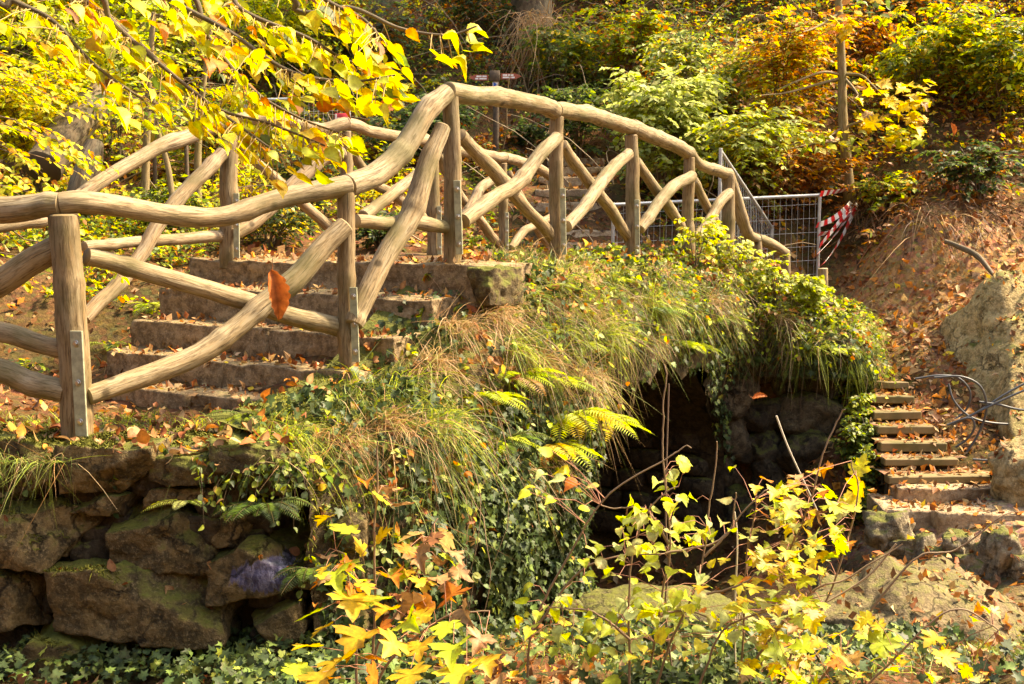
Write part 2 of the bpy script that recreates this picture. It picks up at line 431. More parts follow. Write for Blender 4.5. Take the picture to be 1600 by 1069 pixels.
M['slab'] = stone_mat('sand_slab', (0.40, 0.28, 0.12), (0.54, 0.41, 0.2), (0.15, 0.11, 0.04), 0.42, 0.4)
M['low_boulder'] = stone_mat('low_boulder', (0.17, 0.12, 0.058), (0.25, 0.185, 0.1), (0.09, 0.065, 0.03), 0.3, 0.3)
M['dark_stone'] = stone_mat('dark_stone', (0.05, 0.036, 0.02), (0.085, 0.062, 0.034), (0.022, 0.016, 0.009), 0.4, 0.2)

def ground_mat():
    m, n, l, bs = mat('forest_floor'); at = N(n, 'Attribute', attribute_name='Col'); ge = N(n, 'NewGeometry'); O = ge.outputs['Position']
    a = noise_node(n, l, O, 2.5, 6, 0.65); b = noise_node(n, l, O, 22, 5, 0.7)
    vo = N(n, 'TexVoronoi'); vo.inputs['Scale'].default_value = 17; l.new(O, vo.inputs['Vector'])
    hs = N(n, 'HueSaturation'); l.new(at.outputs['Color'], hs.inputs['Color'])
    l.new(ramp_link(n, l, b.outputs['Fac'], [(0.3, 0.45), (0.7, 1.45)]), hs.inputs['Value'])
    c = mixc(n, l, 0.35, hs.outputs[0], mixc(n, l, 1.0, hs.outputs[0], vo.outputs['Color'], 'MULTIPLY'))
    c = mixc(n, l, ramp_link(n, l, a.outputs['Fac'], [(0.4, 0.0), (0.7, 0.45)]), c, (0.045, 0.03, 0.015))
    l.new(c, bs.inputs['Base Color']); bs.inputs['Roughness'].default_value = 0.95; bs.inputs['Specular IOR Level'].default_value = 0.1
    bump(n, l, bs, math_node(n, l, 'ADD', a.outputs['Fac'], b.outputs['Fac']), 0.8, 0.05); return m
M['ground'] = ground_mat()

def plain(name, c, rough=0.5, metal=0.0, var=0.15, scale=20):
    m, n, l, bs = mat(name); ge = N(n, 'NewGeometry'); x = noise_node(n, l, ge.outputs['Position'], scale, 5, 0.6)
    l.new(mixc(n, l, ramp_link(n, l, x.outputs['Fac'], [(0.35, 0.0), (0.65, 1.0)]), tuple(v * (1 - var) for v in c), tuple(min(1, v * (1 + var)) for v in c)), bs.inputs['Base Color'])
    bs.inputs['Roughness'].default_value = rough; bs.inputs['Metallic'].default_value = metal; return m
M['zinc'] = plain('galvanised_steel', (0.31, 0.31, 0.20), 0.55, 0.1, 0.25, 22)
M['bolt'] = plain('bolt_steel', (0.45, 0.43, 0.38), 0.3, 0.9, 0.1)
M['fence_steel'] = plain('fence_steel', (0.42, 0.44, 0.45), 0.4, 0.5, 0.15)
M['sign_red'] = plain('sign_brown_red', (0.34, 0.085, 0.045), 0.5, 0, 0.25)
M['red'] = plain('notice_red', (0.5, 0.02, 0.03), 0.4, 0, 0.08)
M['white'] = plain('white_paint', (0.75, 0.74, 0.7), 0.5, 0, 0.06)
M['blue'] = plain('arrow_blue', (0.03, 0.1, 0.42), 0.5, 0, 0.08)
M['yellow'] = plain('faded_yellow_paint', (0.42, 0.28, 0.03), 0.7, 0, 0.35, 9)
M['pole_wood'] = plain('pole_wood', (0.09, 0.06, 0.035), 0.8, 0, 0.3, 25)
M['cable'] = plain('cable_rubber', (0.06, 0.065, 0.07), 0.45, 0, 0.15)
M['soil_dark'] = plain('dark_soil', (0.05, 0.035, 0.018), 0.95, 0, 0.5, 12)
M['timber'] = log_mat('step_timber', (0.17, 0.12, 0.05), (0.08, 0.055, 0.022), (0.25, 0.18, 0.08), (0.21, 0.165, 0.085))
def tape_mat():
    m, n, l, bs = mat('barrier_tape'); uv = N(n, 'UVMap', uv_map='UVMap'); sp = N(n, 'SeparateXYZ'); l.new(uv.outputs[0], sp.inputs[0])
    fr = math_node(n, l, 'FRACT', sp.outputs[1])
    st = N(n, 'Math', operation='GREATER_THAN'); l.new(fr, st.inputs[0]); st.inputs[1].default_value = 0.5
    l.new(mixc(n, l, st.outputs[0], (0.6, 0.02, 0.02), (0.78, 0.76, 0.72)), bs.inputs['Base Color']); bs.inputs['Roughness'].default_value = 0.35; return m
M['tape'] = tape_mat()

# ------------------------------------------------------------------ leaves
def tmpl(out, mid=None, fold=0.12, curl=0.25):
    out = np.array(out, float)
    return out
def leaf_template(kind):
    """outline points (x, y) round the blade, fanned from the midrib; y runs from stalk to tip"""
    if kind == 'tiny':
        v = np.array([[0, 0, 0], [0.3, 0.45, 0.07], [0, 1, -0.05], [-0.3, 0.45, 0.07]]); t = [[0, 1, 2], [0, 2, 3]]
        return v, np.array(t)
    if kind == 'oval':
        o = [(0, 0), (0.2, 0.12), (0.33, 0.32), (0.34, 0.52), (0.22, 0.78), (0, 1), (-0.22, 0.78), (-0.34, 0.52), (-0.33, 0.32), (-0.2, 0.12)]
    elif kind == 'round':
        h = [(0.14, -0.04), (0.27, -0.01), (0.35, 0.1), (0.42, 0.13), (0.42, 0.24), (0.48, 0.3), (0.43, 0.4), (0.46, 0.48), (0.38, 0.57), (0.38, 0.65), (0.28, 0.71), (0.25, 0.79), (0.14, 0.84), (0.08, 0.94)]
        o = [(0, 0.04)] + h + [(0, 1.08)] + [(-x, y + 0.02) for x, y in h[::-1]]
    elif kind == 'ivy':
        o = [(0, 0), (0.2, -0.1), (0.46, 0.12), (0.27, 0.32), (0.42, 0.62), (0.16, 0.6), (0, 1), (-0.16, 0.6), (-0.42, 0.62), (-0.27, 0.32), (-0.46, 0.12), (-0.2, -0.1)]
    elif kind == 'maple':
        h = [(0, 0.0), (0.12, -0.1), (0.3, -0.08), (0.46, 0.0), (0.34, 0.1), (0.52, 0.2), (0.68, 0.36), (0.56, 0.4), (0.5, 0.52), (0.36, 0.46), (0.3, 0.44), (0.34, 0.62), (0.42, 0.72), (0.28, 0.72), (0.2, 0.7), (0.14, 0.86)]
        o = h + [(0, 1.05)] + [(-x, y) for x, y in h[:0:-1]]
    o = np.array(o, float); m = len(o)
    c = np.array([[0, 0.38, 0.0]])
    z = 0.10 * np.abs(o[:, 0]) / 0.5 - 0.28 * (o[:, 1] - 0.35) ** 2
    v = np.vstack([np.column_stack([o, z]), c]); i = np.arange(m)
    return v, np.stack([i, (i + 1) % m, np.full(m, m)], 1)
TPL = {k: leaf_template(k) for k in ('tiny', 'oval', 'round', 'ivy', 'maple')}
TPL['leaflet'] = (TPL['tiny'][0] * np.array([0.24, 1, 1]), TPL['tiny'][1])
def put_leaves(mb, kind, pos, d, n, size, col, rng=RNG, curl=0.8, wide=0.2):
    """many leaves of one kind in one mesh"""
    v, t = TPL[kind]; K = len(pos)
    if K == 0: return
    d = nrm(np.asarray(d, float)); n = np.asarray(n, float); s = nrm(np.cross(d, n)); n = np.cross(s, d)
    size = np.broadcast_to(np.asarray(size, float), (K,))
    cz = rng.normal(1.0, curl, K)[:, None]; cw = rng.uniform(1 - wide, 1 + wide, K)[:, None]
    w = (pos[:, None, :] + s[:, None, :] * (v[None, :, 0] * cw * size[:, None])[..., None] + d[:, None, :] * (v[None, :, 1] * size[:, None])[..., None]
         + n[:, None, :] * (v[None, :, 2] * cz * size[:, None])[..., None])
    tt = (t[None] + (np.arange(K) * len(v))[:, None, None]).reshape(-1, 3)
    cc = np.repeat(np.asarray(col, float)[:, None], len(v), 1)
    if len(v) > 5:
        wi = np.clip(rng.normal(0.12, 0.3, (K, 1)) + rng.normal(0, 0.16, (K, len(v))), 0, 0.85); wi[:, -1] = 0
        cc = cc * (1 - wi[..., None]) + cc * np.array([0.62, 0.36, 0.25]) * wi[..., None]; cc[:, -1] *= 1.12
    mb.add(w.reshape(-1, 3), t=tt, c=np.clip(cc, 0, 0.92).reshape(-1, 3))
C = dict(Y=(0.70, 0.50, 0.035), BY=(0.78, 0.68, 0.06), YG=(0.46, 0.53, 0.04), G=(0.13, 0.19, 0.045), DG=(0.05, 0.078, 0.026), O=(0.56, 0.21, 0.03),
         B=(0.21, 0.09, 0.03), T=(0.40, 0.23, 0.09), PG=(0.52, 0.57, 0.20), GY=(0.27, 0.32, 0.05), DB=(0.10, 0.05, 0.02), LT=(0.5, 0.34, 0.17), RB=(0.32, 0.1, 0.03))
def pal(spec, K, rng=RNG, jit=0.18):
    ks = list(spec); w = np.array([spec[k] for k in ks], float); w /= w.sum()
    c = np.array([C[k] for k in ks])[rng.choice(len(ks), K, p=w)]
    return np.clip(c * rng.uniform(1 - jit, 1 + jit, (K, 1)) * rng.uniform(0.93, 1.07, (K, 3)), 0, 0.9)

def sprays(S, D, L, m, size, rng=RNG, droop=0.25, tilt=0.3, ang=50, up=None, t0=0.12):
    """twigs (K) with m leaves each in flat sprays; returns twig paths and leaf pos, dir, normal, size"""
    K = len(S); D = nrm(D); L = np.broadcast_to(np.asarray(L, float), (K,))
    tt = np.linspace(0, 1, 5)
    def at(t):
        return S[:, None, :] + D[:, None, :] * (L[:, None] * t)[..., None] - np.array([0, 0, 1.0]) * (droop * L[:, None] * t ** 2)[..., None]
    polys = at(np.repeat(tt[None], K, 0))
    t = np.sort(rng.uniform(t0, 1.02, (K, m)), 1); pos = at(t)
    tan = nrm(D[:, None, :] - np.array([0, 0, 1.0]) * (2 * droop * t)[..., None])
    U = np.array([0, 0, 1.0]) if up is None else np.asarray(up, float)
    U = nrm(U + rng.normal(0, tilt, (K, 1, 3))) + np.zeros((K, m, 3))
    side = nrm(np.cross(tan, U)); sg = np.where((np.arange(m)[None] + rng.integers(0, 2, (K, 1))) % 2, 1.0, -1.0)
    a = np.radians(rng.normal(ang, 16, (K, m)))
    d = tan * np.cos(a)[..., None] + side * (np.sin(a) * sg)[..., None] - np.array([0, 0, 1.0]) * rng.uniform(0.0, 0.45, (K, m, 1))
    nn = nrm(U + rng.normal(0, tilt, (K, m, 3)))
    sz = size * rng.uniform(0.6, 1.2, (K, m))
    return polys, pos.reshape(-1, 3), d.reshape(-1, 3), nn.reshape(-1, 3), sz.ravel()

def shrub_parts(base, h, r, nst, ntw, m, size, rng, lean=(0, 0), twl=0.45, droop=0.3, tilt=0.35, upw=0.25, low=0.2):
    base = np.asarray(base, float)
    az = rng.uniform(0, 2 * np.pi, nst); rr = r * rng.uniform(0.2, 0.75, nst); hh = h * rng.uniform(0.65, 1.0, nst)
    tip = base + np.column_stack([np.cos(az) * rr + lean[0] * hh, np.sin(az) * rr + lean[1] * hh, hh])
    root = base + np.column_stack([rng.normal(0, 0.06 * r, nst), rng.normal(0, 0.06 * r, nst), np.full(nst, -0.08)])
    t = np.linspace(0, 1, 6)[None, :, None]
    mid = (root + tip) / 2 + np.column_stack([-np.cos(az) * rr * 0.25, -np.sin(az) * rr * 0.25, hh * 0.1]) + rng.normal(0, 0.05 * h, (nst, 3))
    stems = (1 - t) ** 2 * root[:, None] + 2 * t * (1 - t) * mid[:, None] + t ** 2 * tip[:, None]
    k = rng.integers(0, nst, ntw); u = low + (1 - low) * np.sqrt(rng.uniform(0, 1, ntw))
    S = ((1 - u) ** 2)[:, None] * root[k] + (2 * u * (1 - u))[:, None] * mid[k] + (u ** 2)[:, None] * tip[k]
    a2 = rng.uniform(0, 2 * np.pi, ntw); D = np.column_stack([np.cos(a2), np.sin(a2), rng.normal(upw, 0.25, ntw)])
    D[:, :2] += 0.6 * np.column_stack([np.cos(az[k]), np.sin(az[k])])
    L = r * twl * rng.uniform(0.5, 1.25, ntw)
    tw, pos, d, n, sz = sprays(S, D, L, m, size, rng, droop, tilt)
    return stems, tw, pos, d, n, sz
def shrub(name, label, base, h, r, palette, nst=6, ntw=120, m=10, size=0.07, kind='tiny', seed=0, group=None, stem_r=0.012, cat='shrub', matl='leaf', **k):
    rng = np.random.default_rng(seed + 50); t = thing(name, label, cat, base, group)
    stems, tw, pos, d, n, sz = shrub_parts(base, h, r, nst, ntw, m, size, rng, **k)
    sm = MB(); tubes(sm, stems, stem_r, stem_r * 0.3, 5, (0.13, 0.09, 0.05)); tubes(sm, tw[:, ::2], stem_r * 0.32, stem_r * 0.12, 3, (0.14, 0.09, 0.045))
    tag(sm.build('stem', M['twig'], t), kind='stuff')
    lm = MB(); put_leaves(lm, kind, pos, d, n, sz, pal(palette, len(pos), rng), rng)
    tag(lm.build('foliage', M[matl], t), kind='stuff')
    return t

# leaf pieces shared between alike leaves
_LEAFLIB = {}
def leaf_mesh(kind, colour, var, rng):
    k = (kind, colour, var)
    if k not in _LEAFLIB:
        mb = MB(); r = np.random.default_rng(abs(hash((kind, var))) % 9999 if False else (len(_LEAFLIB) * 7 + 3))
        put_leaves(mb, kind, np.zeros((1, 3)), np.array([[0, 1.0, 0]]), np.array([[0, 0, 1.0]]), 1.0, pal({colour: 1}, 1, r, 0.22), r, 1.3, 0.15)
        me = mb.mesh('leaf', M['leaf'] if colour not in ('B', 'T', 'DB', 'RB') else M['dry_leaf'])
        # ripple the blade
        co = np.zeros(len(me.vertices) * 3, np.float32); me.vertices.foreach_get('co', co); co = co.reshape(-1, 3)
        am = 0.05 if colour not in ('B', 'T', 'RB') else 0.16
        co[:, 2] += am * noise3(co * 3.5 + 11.3 * len(_LEAFLIB), 5); me.vertices.foreach_set('co', co.ravel()); me.update()
        _LEAFLIB[k] = me
    return _LEAFLIB[k]
def leaf_objects(parent, kind, pos, d, n, size, palette, rng, nvar=3, mx=290):
    """each leaf an object of its own under its plant; beyond mx the rest is one joined part"""
    ks = list(palette); w = np.array([palette[k] for k in ks], float); w /= w.sum()
    cc = rng.choice(len(ks), len(pos), p=w); loc = root_loc(parent)
    d = nrm(np.asarray(d, float)); s = nrm(np.cross(d, n)); n = np.cross(s, d)
    order = np.argsort(-np.asarray(size))
    for i in order[:mx]:
        o = bpy.data.objects.new('leaf', leaf_mesh(kind, ks[cc[i]], int(rng.integers(nvar)), rng)); COL.objects.link(o); o.parent = parent
        mtx = Matrix.Identity(4)
        for r_ in range(3):
            mtx[r_][0] = s[i][r_] * size[i]; mtx[r_][1] = d[i][r_] * size[i]; mtx[r_][2] = n[i][r_] * size[i]; mtx[r_][3] = pos[i][r_] - loc[r_]
        o.matrix_local = mtx
    rest = order[mx:]
    if len(rest):
        mb = MB(); put_leaves(mb, kind, pos[rest], d[rest], n[rest], np.asarray(size)[rest], pal(palette, len(rest), rng), rng)
        tag(mb.build('small_foliage', M['leaf'], parent), kind='stuff')

def fern(label, base, out, n=7, length=0.45, palette=None, seed=0, group='ferns growing on the masonry', upw=0.5, spread=1.0, droop=0.9, lw=0.22):
    """fronds each with two rows of leaflets"""
    rng = np.random.default_rng(seed + 300); palette = palette or {'G': 3, 'YG': 2}
    t = thing('fern', label, 'fern', base, group); out = nrm(np.asarray(out, float)); az0 = math.atan2(out[1], out[0])
    for k in range(n):
        az = az0 + (k / max(1, n - 1) - 0.5) * 2.4 * spread + rng.normal(0, 0.15); L = length * 1.25 * rng.uniform(0.7, 1.1)
        D = np.array([math.cos(az), math.sin(az), upw * rng.uniform(0.5, 1.4)]); D /= np.linalg.norm(D)
        tt = np.linspace(0, 1, 24); path = np.asarray(base) + D * (L * tt)[:, None] - np.array([0, 0, 1.0]) * (droop * L * 0.6 * tt ** 2)[:, None]
        tan = nrm(np.gradient(path, axis=0)); side = nrm(np.cross(tan, np.array([0, 0, 1.0]))); nn = np.cross(side, tan)
        mb = MB(); tubes(mb, path[None, ::3], 0.004, 0.0015, 3, (0.16, 0.13, 0.04))
        w = lw * L * np.sin(np.pi * np.clip(tt * 0.86 + 0.16, 0, 1)) ** 0.9
        col = pal(palette, 1, rng, 0.1)[0]
        ps, ds, ns, ss = [], [], [], []
        for sg in (-1, 1):
            ps.append(path[3:]); ds.append(side[3:] * sg + tan[3:] * 0.45 - np.array([0, 0, 0.12])); ns.append(nn[3:] + rng.normal(0, 0.12, (21, 3))); ss.append(w[3:])
        K = 42; pos = np.vstack(ps)
        put_leaves(mb, 'leaflet', pos, np.vstack(ds), np.vstack(ns), np.concatenate(ss), np.clip(col * rng.uniform(0.8, 1.2, (K, 1)), 0, 0.9), rng, 0.6, 0.1)
        mb.build('frond', M['leaf'], t)
    return t

def blades(mb, pos, d, L, w, col, rng=RNG, droop=0.8, segs=4):
    """grass blades: tapered strips bending under their weight"""
    K = len(pos); d = nrm(np.asarray(d, float)); L = np.broadcast_to(np.asarray(L, float), (K,)); w = np.broadcast_to(np.asarray(w, float), (K,))
    t = np.linspace(0, 1, segs + 1); dr = np.broadcast_to(np.asarray(droop, float), (K,))
    p = pos[:, None, :] + d[:, None, :] * (L[:, None] * t)[..., None] - np.array([0, 0, 1.0]) * (dr[:, None] * L[:, None] * t ** 2)[..., None]
    p = p + rng.normal(0, 0.33, (K, 1, 3)) * (L[:, None] * t ** 2)[..., None]
    side = nrm(np.cross(d, rng.normal(0, 1, (K, 3)))); wid = w[:, None] * (1 - t ** 1.6 * 0.96)
    v = np.stack([p - side[:, None, :] * wid[..., None], p + side[:, None, :] * wid[..., None]], 2)
    i = np.arange(segs)[None] * 2 + (np.arange(K) * (segs + 1) * 2)[:, None]
    q = np.stack([i, i + 1, i + 3, i + 2], -1).reshape(-1, 4)
    mb.add(v.reshape(-1, 3), q=q, c=np.repeat(col, (segs + 1) * 2, 0))
def tussock(label, base, out, n=260, length=0.45, palette=None, seed=0, group='grass tussocks hanging on the bank', droop=0.9, w=0.0022, rad=0.1, name='grass_tussock', upw=0.5):
    rng = np.random.default_rng(seed + 700); palette = palette or {'LT': 3, 'T': 2, 'YG': 1}
    t = thing(name, label, 'grass', base, group); out = nrm(np.asarray(out, float))
    mb = MB(); pos = np.asarray(base) + rng.normal(0, rad, (n, 3)) * np.array([1, 1, 0.4])
    d = out * 0.8 + rng.normal(0, 0.6, (n, 3)) + np.array([0, 0, upw])
    blades(mb, pos, d, length * rng.uniform(0.45, 1.15, n), w * rng.uniform(0.7, 1.4, n), pal(palette, n, rng), rng, droop * rng.uniform(0.5, 1.5, n), 5)
    tag(mb.build('blades', M['grass'], t), kind='stuff'); return t

# ------------------------------------------------------------------ terrain
U = np.array([0.52, 0.8542]); NV = np.array([0.8542, -0.52]); O2 = np.array([-0.43, 7.9])
def bp(s, n):
    """plan position: s along the bridge from the head of the steps, n towards the gully"""
    return O2 + U * s + NV * n
def tps(ctrl):
    c = np.array(ctrl, float); xy = c[:, :2]; z = c[:, 2]; n = len(c)
    def k(r2): return 0.5 * r2 * np.log(np.maximum(r2, 1e-12))
    K = k(((xy[:, None] - xy[None]) ** 2).sum(-1)) + np.eye(n) * 0.02; Pm = np.column_stack([np.ones(n), xy])
    A = np.block([[K, Pm], [Pm.T, np.zeros((3, 3))]]); w = np.linalg.solve(A, np.concatenate([z, np.zeros(3)]))
    def f(x, y):
        x = np.atleast_1d(x).astype(float); y = np.atleast_1d(y).astype(float); o = w[n] + w[n + 1] * x + w[n + 2] * y
        for i in range(n): o = o + w[i] * k((x - xy[i, 0]) ** 2 + (y - xy[i, 1]) ** 2)
        return o
    return f
def pc(px, py, Y):
    p = P(px, py, Y); return (p[0], p[1], p[2])
HILL = [pc(700, 250, 16.5), pc(700, 120, 19), pc(700, -10, 22), (-3, 30, 13), (4, 30, 13), (12, 28, 12), (-12, 28, 12), (0, 45, 24), (20, 42, 22), (-20, 42, 22),
        pc(1300, 290, 15.2), pc(1300, 150, 17.2), pc(1300, -10, 20), pc(1550, 380, 13.6), pc(1550, 250, 15.5), pc(1550, 0, 19), (12, 15, 3.6), (16, 20, 7.5),
        pc(1000, 330, 15), pc(1000, 200, 17.3), pc(1000, -10, 21), pc(60, 300, 13), pc(60, 150, 16), pc(60, -10, 19), (-12, 13, 4.0), (-16, 20, 8)]
LOW = HILL + [(0, 0, 0.35), (-4, 0, 0.35), (5, 0, 0.35), (-3, 5.3, -0.3), (-8, 5.3, -0.2), (-1, 5.2, -0.25), (0, 6, -0.4), (0.3, 7.3, -0.75), (1.5, 9, -1.3), (2.2, 11, -1.5), (0.8, 12.5, -1.45),
              (1.8, 7.5, -0.95), (2.5, 6, -0.38), (3.9, 10, -0.42), (3.9, 9.3, -0.46), (4.8, 9.1, -0.4), (6, 9.3, -0.2), (3.2, 8.2, -0.9), (4.2, 7.8, -0.62), (5.2, 7, -0.4), (3.9, 11.2, 0.05), (3.9, 12.6, 0.6), (3.7, 5, -0.15),
              pc(1420, 500, 13.0), pc(1420, 440, 13.4), pc(1420, 350, 13.8), pc(1420, 265, 15.3), pc(1500, 450, 13.1), pc(1500, 350, 13.6), pc(1500, 270, 15.2), pc(1345, 440, 13.9), pc(1350, 350, 14.7), pc(1310, 430, 14.3), pc(1310, 350, 14.8), pc(1480, 510, 12.5), (4.75, 11.2, 0.12), (5.2, 10.4, -0.15), (6.2, 10.3, -0.1), (5.0, 12.3, 0.75), (7.5, 12, 1.2), (9, 10, 0.8), (0, -4, 0.8), (0, -9, 4.5), (10, -9, 4.5), (-10, -9, 4.5), (0, -18, 12), (14, -18, 12), (-14, -18, 12), (12, 4, 0.8), (-12, 4, 1.0), (0, -38, 22), (30, -38, 22), (-30, -38, 22)]  # negative-y points add an unseen slope behind the camera, cutting sky light
UP = HILL + [(-2.5, 6.1, 0.82), (-4, 6.1, 0.82), (-8, 6, 0.9), (-1.6, 6.4, 0.82), (-2.6, 7.0, 0.80), (-3.4, 7.6, 0.84), pc(200, 560, 9.0), pc(300, 430, 10.5), pc(60, 430, 10), (-6, 9, 1.5), (-9, 9, 2.2)]
for s_, z_ in ((-1.7, 0.8), (-1.3, 0.82), (-0.9, 1.0), (-0.4, 1.3), (0, 1.5), (1, 1.6), (2.5, 1.62), (4, 1.62), (5.2, 1.6)):
    for n_ in (0.0, -1.1, -2.2):
        b = bp(s_, n_); UP.append((b[0], b[1], z_))
UP += [(2.9, 12.1, 1.1), (3.4, 11.9, 0.95), (3.5, 13.2, 1.1), (0.6, 13.8, 1.68), (1.8, 14.2, 1.75), (-1, 12.8, 1.72)]
f_low, f_up = tps(LOW), tps(UP)
POLY = np.array([(-60, 6.22), (-1.45, 6.22), bp(-1.9, 0.22), bp(-1.0, 0.3), bp(0, 0.25), bp(0.85, 0.1), bp(0.85, -2.6), bp(4.9, -2.6), bp(4.9, -0.1), (3.2, 11.75), (3.35, 12.1), (3.6, 13.0), (3.8, 14), (3.8, 80), (-60, 80)])
def sd_poly(x, y, poly):
    d = np.full(len(x), 1e9); inside = np.zeros(len(x), bool); m = len(poly)
    for i in range(m):
        a, b = poly[i], poly[(i + 1) % m]; e = b - a; w = np.column_stack([x - a[0], y - a[1]])
        t = np.clip((w @ e) / (e @ e), 0, 1); r = w - t[:, None] * e; d = np.minimum(d, (r ** 2).sum(1))
        c1 = y >= a[1]; c2 = y < b[1]; c3 = e[0] * w[:, 1] > e[1] * w[:, 0]
        inside ^= (c1 & c2 & c3) | (~c1 & ~c2 & ~c3)
    return np.where(inside, 1, -1) * np.sqrt(d)
def H(x, y):
    x = np.atleast_1d(np.asarray(x, float)); y = np.atleast_1d(np.asarray(y, float))
    a = smooth(-0.02, 0.22, sd_poly(x, y, POLY)); lo, up = f_low(x, y), f_up(x, y)
    far = smooth(13.5, 16, y) ; z = lo * (1 - a) + up * a
    q = np.column_stack([x, y, np.zeros(len(x))])
    rough = 0.05 + 0.30 * smooth(14, 19, y) * 1.0
    stair = smooth(0.8, 0.3, np.abs(x - 3.85)) * smooth(9.3, 9.8, y) * smooth(13.2, 12.8, y)
    return z + (rough * fbm(q * 0.8, 3, 3) + 0.035 * fbm(q * 4.0, 9, 3)) * (1 - 0.8 * stair) - 0.07 * stair
gx = np.concatenate([np.linspace(-60, -10, 14), np.arange(-9.2, 9.3, 0.13), np.linspace(10, 60, 14)])
gy = np.concatenate([np.linspace(-40, 1, 12), np.arange(1.6, 4.4, 0.3), np.arange(4.4, 16, 0.11), np.arange(16, 26, 0.25), np.linspace(26.5, 75, 16)])
GX, GY = np.meshgrid(gx, gy); gz = H(GX.ravel(), GY.ravel())
GV = np.column_stack([GX.ravel(), GY.ravel(), gz]); nx, ny = len(gx), len(gy)
ii = (np.arange(ny - 1)[:, None] * nx + np.arange(nx - 1)[None]).ravel()
GQ = np.stack([ii, ii + 1, ii + nx + 1, ii + nx], 1)
def region(x, y, cx, cy, rx, ry):
    q = np.column_stack([x, y, np.zeros(len(x))])
    return smooth(1.25, 0.6, np.sqrt(((x - cx) / rx) ** 2 + ((y - cy) / ry) ** 2) + 0.28 * fbm(q * 1.7, 21, 3))
def ground_col(x, y):
    c = np.tile(np.array([0.17, 0.085, 0.035]), (len(x), 1))
    q = np.column_stack([x, y, np.zeros(len(x))]); g = smooth(0.0, 0.5, fbm(q * 0.7, 31, 3))[:, None]
    c = c * (1 - 0.6 * g) + np.array([0.07, 0.065, 0.02]) * 0.6 * g
    for cx, cy, rx, ry, k in ((5.0, 13.3, 1.5, 1.0, (0.48, 0.27, 0.11)), (4.5, 9.4, 2.2, 0.6, (0.42, 0.28, 0.16)), (3.8, 7.6, 1.2, 0.9, (0.22, 0.16, 0.07)), (1.4, 9.0, 1.6, 2.2, (0.055, 0.038, 0.02)), (5.6, 12.3, 1.0, 1.0, (0.33, 0.18, 0.08))):  # the near-black region puts the arch's shade into the ground colour
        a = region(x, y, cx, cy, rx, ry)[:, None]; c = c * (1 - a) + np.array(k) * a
    return c
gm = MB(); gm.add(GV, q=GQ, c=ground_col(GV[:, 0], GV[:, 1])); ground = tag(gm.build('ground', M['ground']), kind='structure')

# ------------------------------------------------------------------ stone bridge (loft of the gully side)
def arch_z(s):
    s = np.asarray(s, float); t = np.clip((s - 2.74) / 1.84, -1, 1); return -0.75 + (1.44 + 0.09 * np.sin(s * 7.3) + 0.06 * np.sin(s * 17.1 + 1)) * np.sqrt(np.maximum(0, 1 - np.abs(t) ** 2.2))
st = []
for s_, n_, zt in ((-2.17, 0.60, 0.80), (-1.9, 0.62, 0.80), (-1.5, 0.6, 0.84), (-1.0, 0.58, 0.95), (-0.5, 0.55, 1.22), (0.0, 0.5, 1.45), (0.5, 0.47, 1.56), (0.85, 0.42, 1.58)):
    b = bp(s_, n_); st.append((b[0], b[1], zt, -1.1, s_))
for s_ in np.linspace(0.9, 4.57, 20):
    b = bp(s_, 0.35); st.append((b[0], b[1], 1.62, arch_z(s_), s_))
b = bp(4.62, 0.34); st.append((b[0], b[1], 1.6, 0.5, 4.62))
for x_, y_, zt in ((2.5, 11.72, 1.42), (2.85, 11.55, 1.2), (3.2, 11.36, 1.02), (3.5, 11.34, 0.95), (3.68, 11.55, 0.94), (3.78, 12.0, 0.96), (3.9, 12.7, 1.02), (4.0, 13.5, 1.12)):
    st.append((x_, y_, zt, 0.42 if y_ < 11.9 else -0.2, 5.0))
st = np.array(st)
def loft(st, nu=5, nv=34, shoulder=0.85, amp=0.07, seed=5):
    idx = np.arange(len(st)); tt = np.linspace(0, len(st) - 1, (len(st) - 1) * nu + 1)
    A = np.column_stack([np.interp(tt, idx, st[:, k]) for k in range(5)])
    tan = nrm(np.gradient(A[:, :2], axis=0)); nor = np.column_stack([tan[:, 1], -tan[:, 0]])
    rows = []
    for v in np.linspace(0, 1, nv):
        if v < 0.28:
            w = v / 0.28; off = -shoulder * (1 - w); z = A[:, 2] + 0.13 * (1 - w) ** 0.7 - 0.10 * w ** 2
        else:
            w = (v - 0.28) / 0.72; z0 = A[:, 2] - 0.10; off = 0.10 * np.sin(np.pi * min(1, w * 1.4)) + 0.02; z = z0 + (A[:, 3] - z0) * w
        rows.append(np.column_stack([A[:, 0] + nor[:, 0] * off, A[:, 1] + nor[:, 1] * off, z]))
    G = np.array(rows); m = len(A)
    V = G.reshape(-1, 3); Nn = np.repeat(np.column_stack([nor, np.full(m, 0.25)])[None], nv, 0).reshape(-1, 3)
    k = np.repeat(np.linspace(0, 1, nv)[:, None] > 0.1, m, 1).ravel()
    V = V + nrm(Nn) * ((amp * 2.0 * fbm(V * 1.4, seed, 4) + amp * 0.5 * fbm(V * 6, seed + 1, 3)) * k)[:, None]
    i = (np.arange(nv - 1)[:, None] * m + np.arange(m - 1)[None]).ravel()
    Q = np.stack([i, i + m, i + m + 1, i + 1], 1)
    return V, Q, np.repeat(np.linspace(0, 1, nv)[:, None], m, 1).ravel(), np.repeat(A[None, :, 4], nv, 0).ravel()
LV, LQ, Lv, Ls = loft(st)
bridge = thing('stone_bridge', 'overgrown stone arch bridge over a dark gully carrying the log railings', 'bridge', (bp(3, -1)[0], bp(3, -1)[1], 0))
lm = MB(); lm.add(LV, q=LQ); lm.build('abutment', M['bank_soil'], bridge)
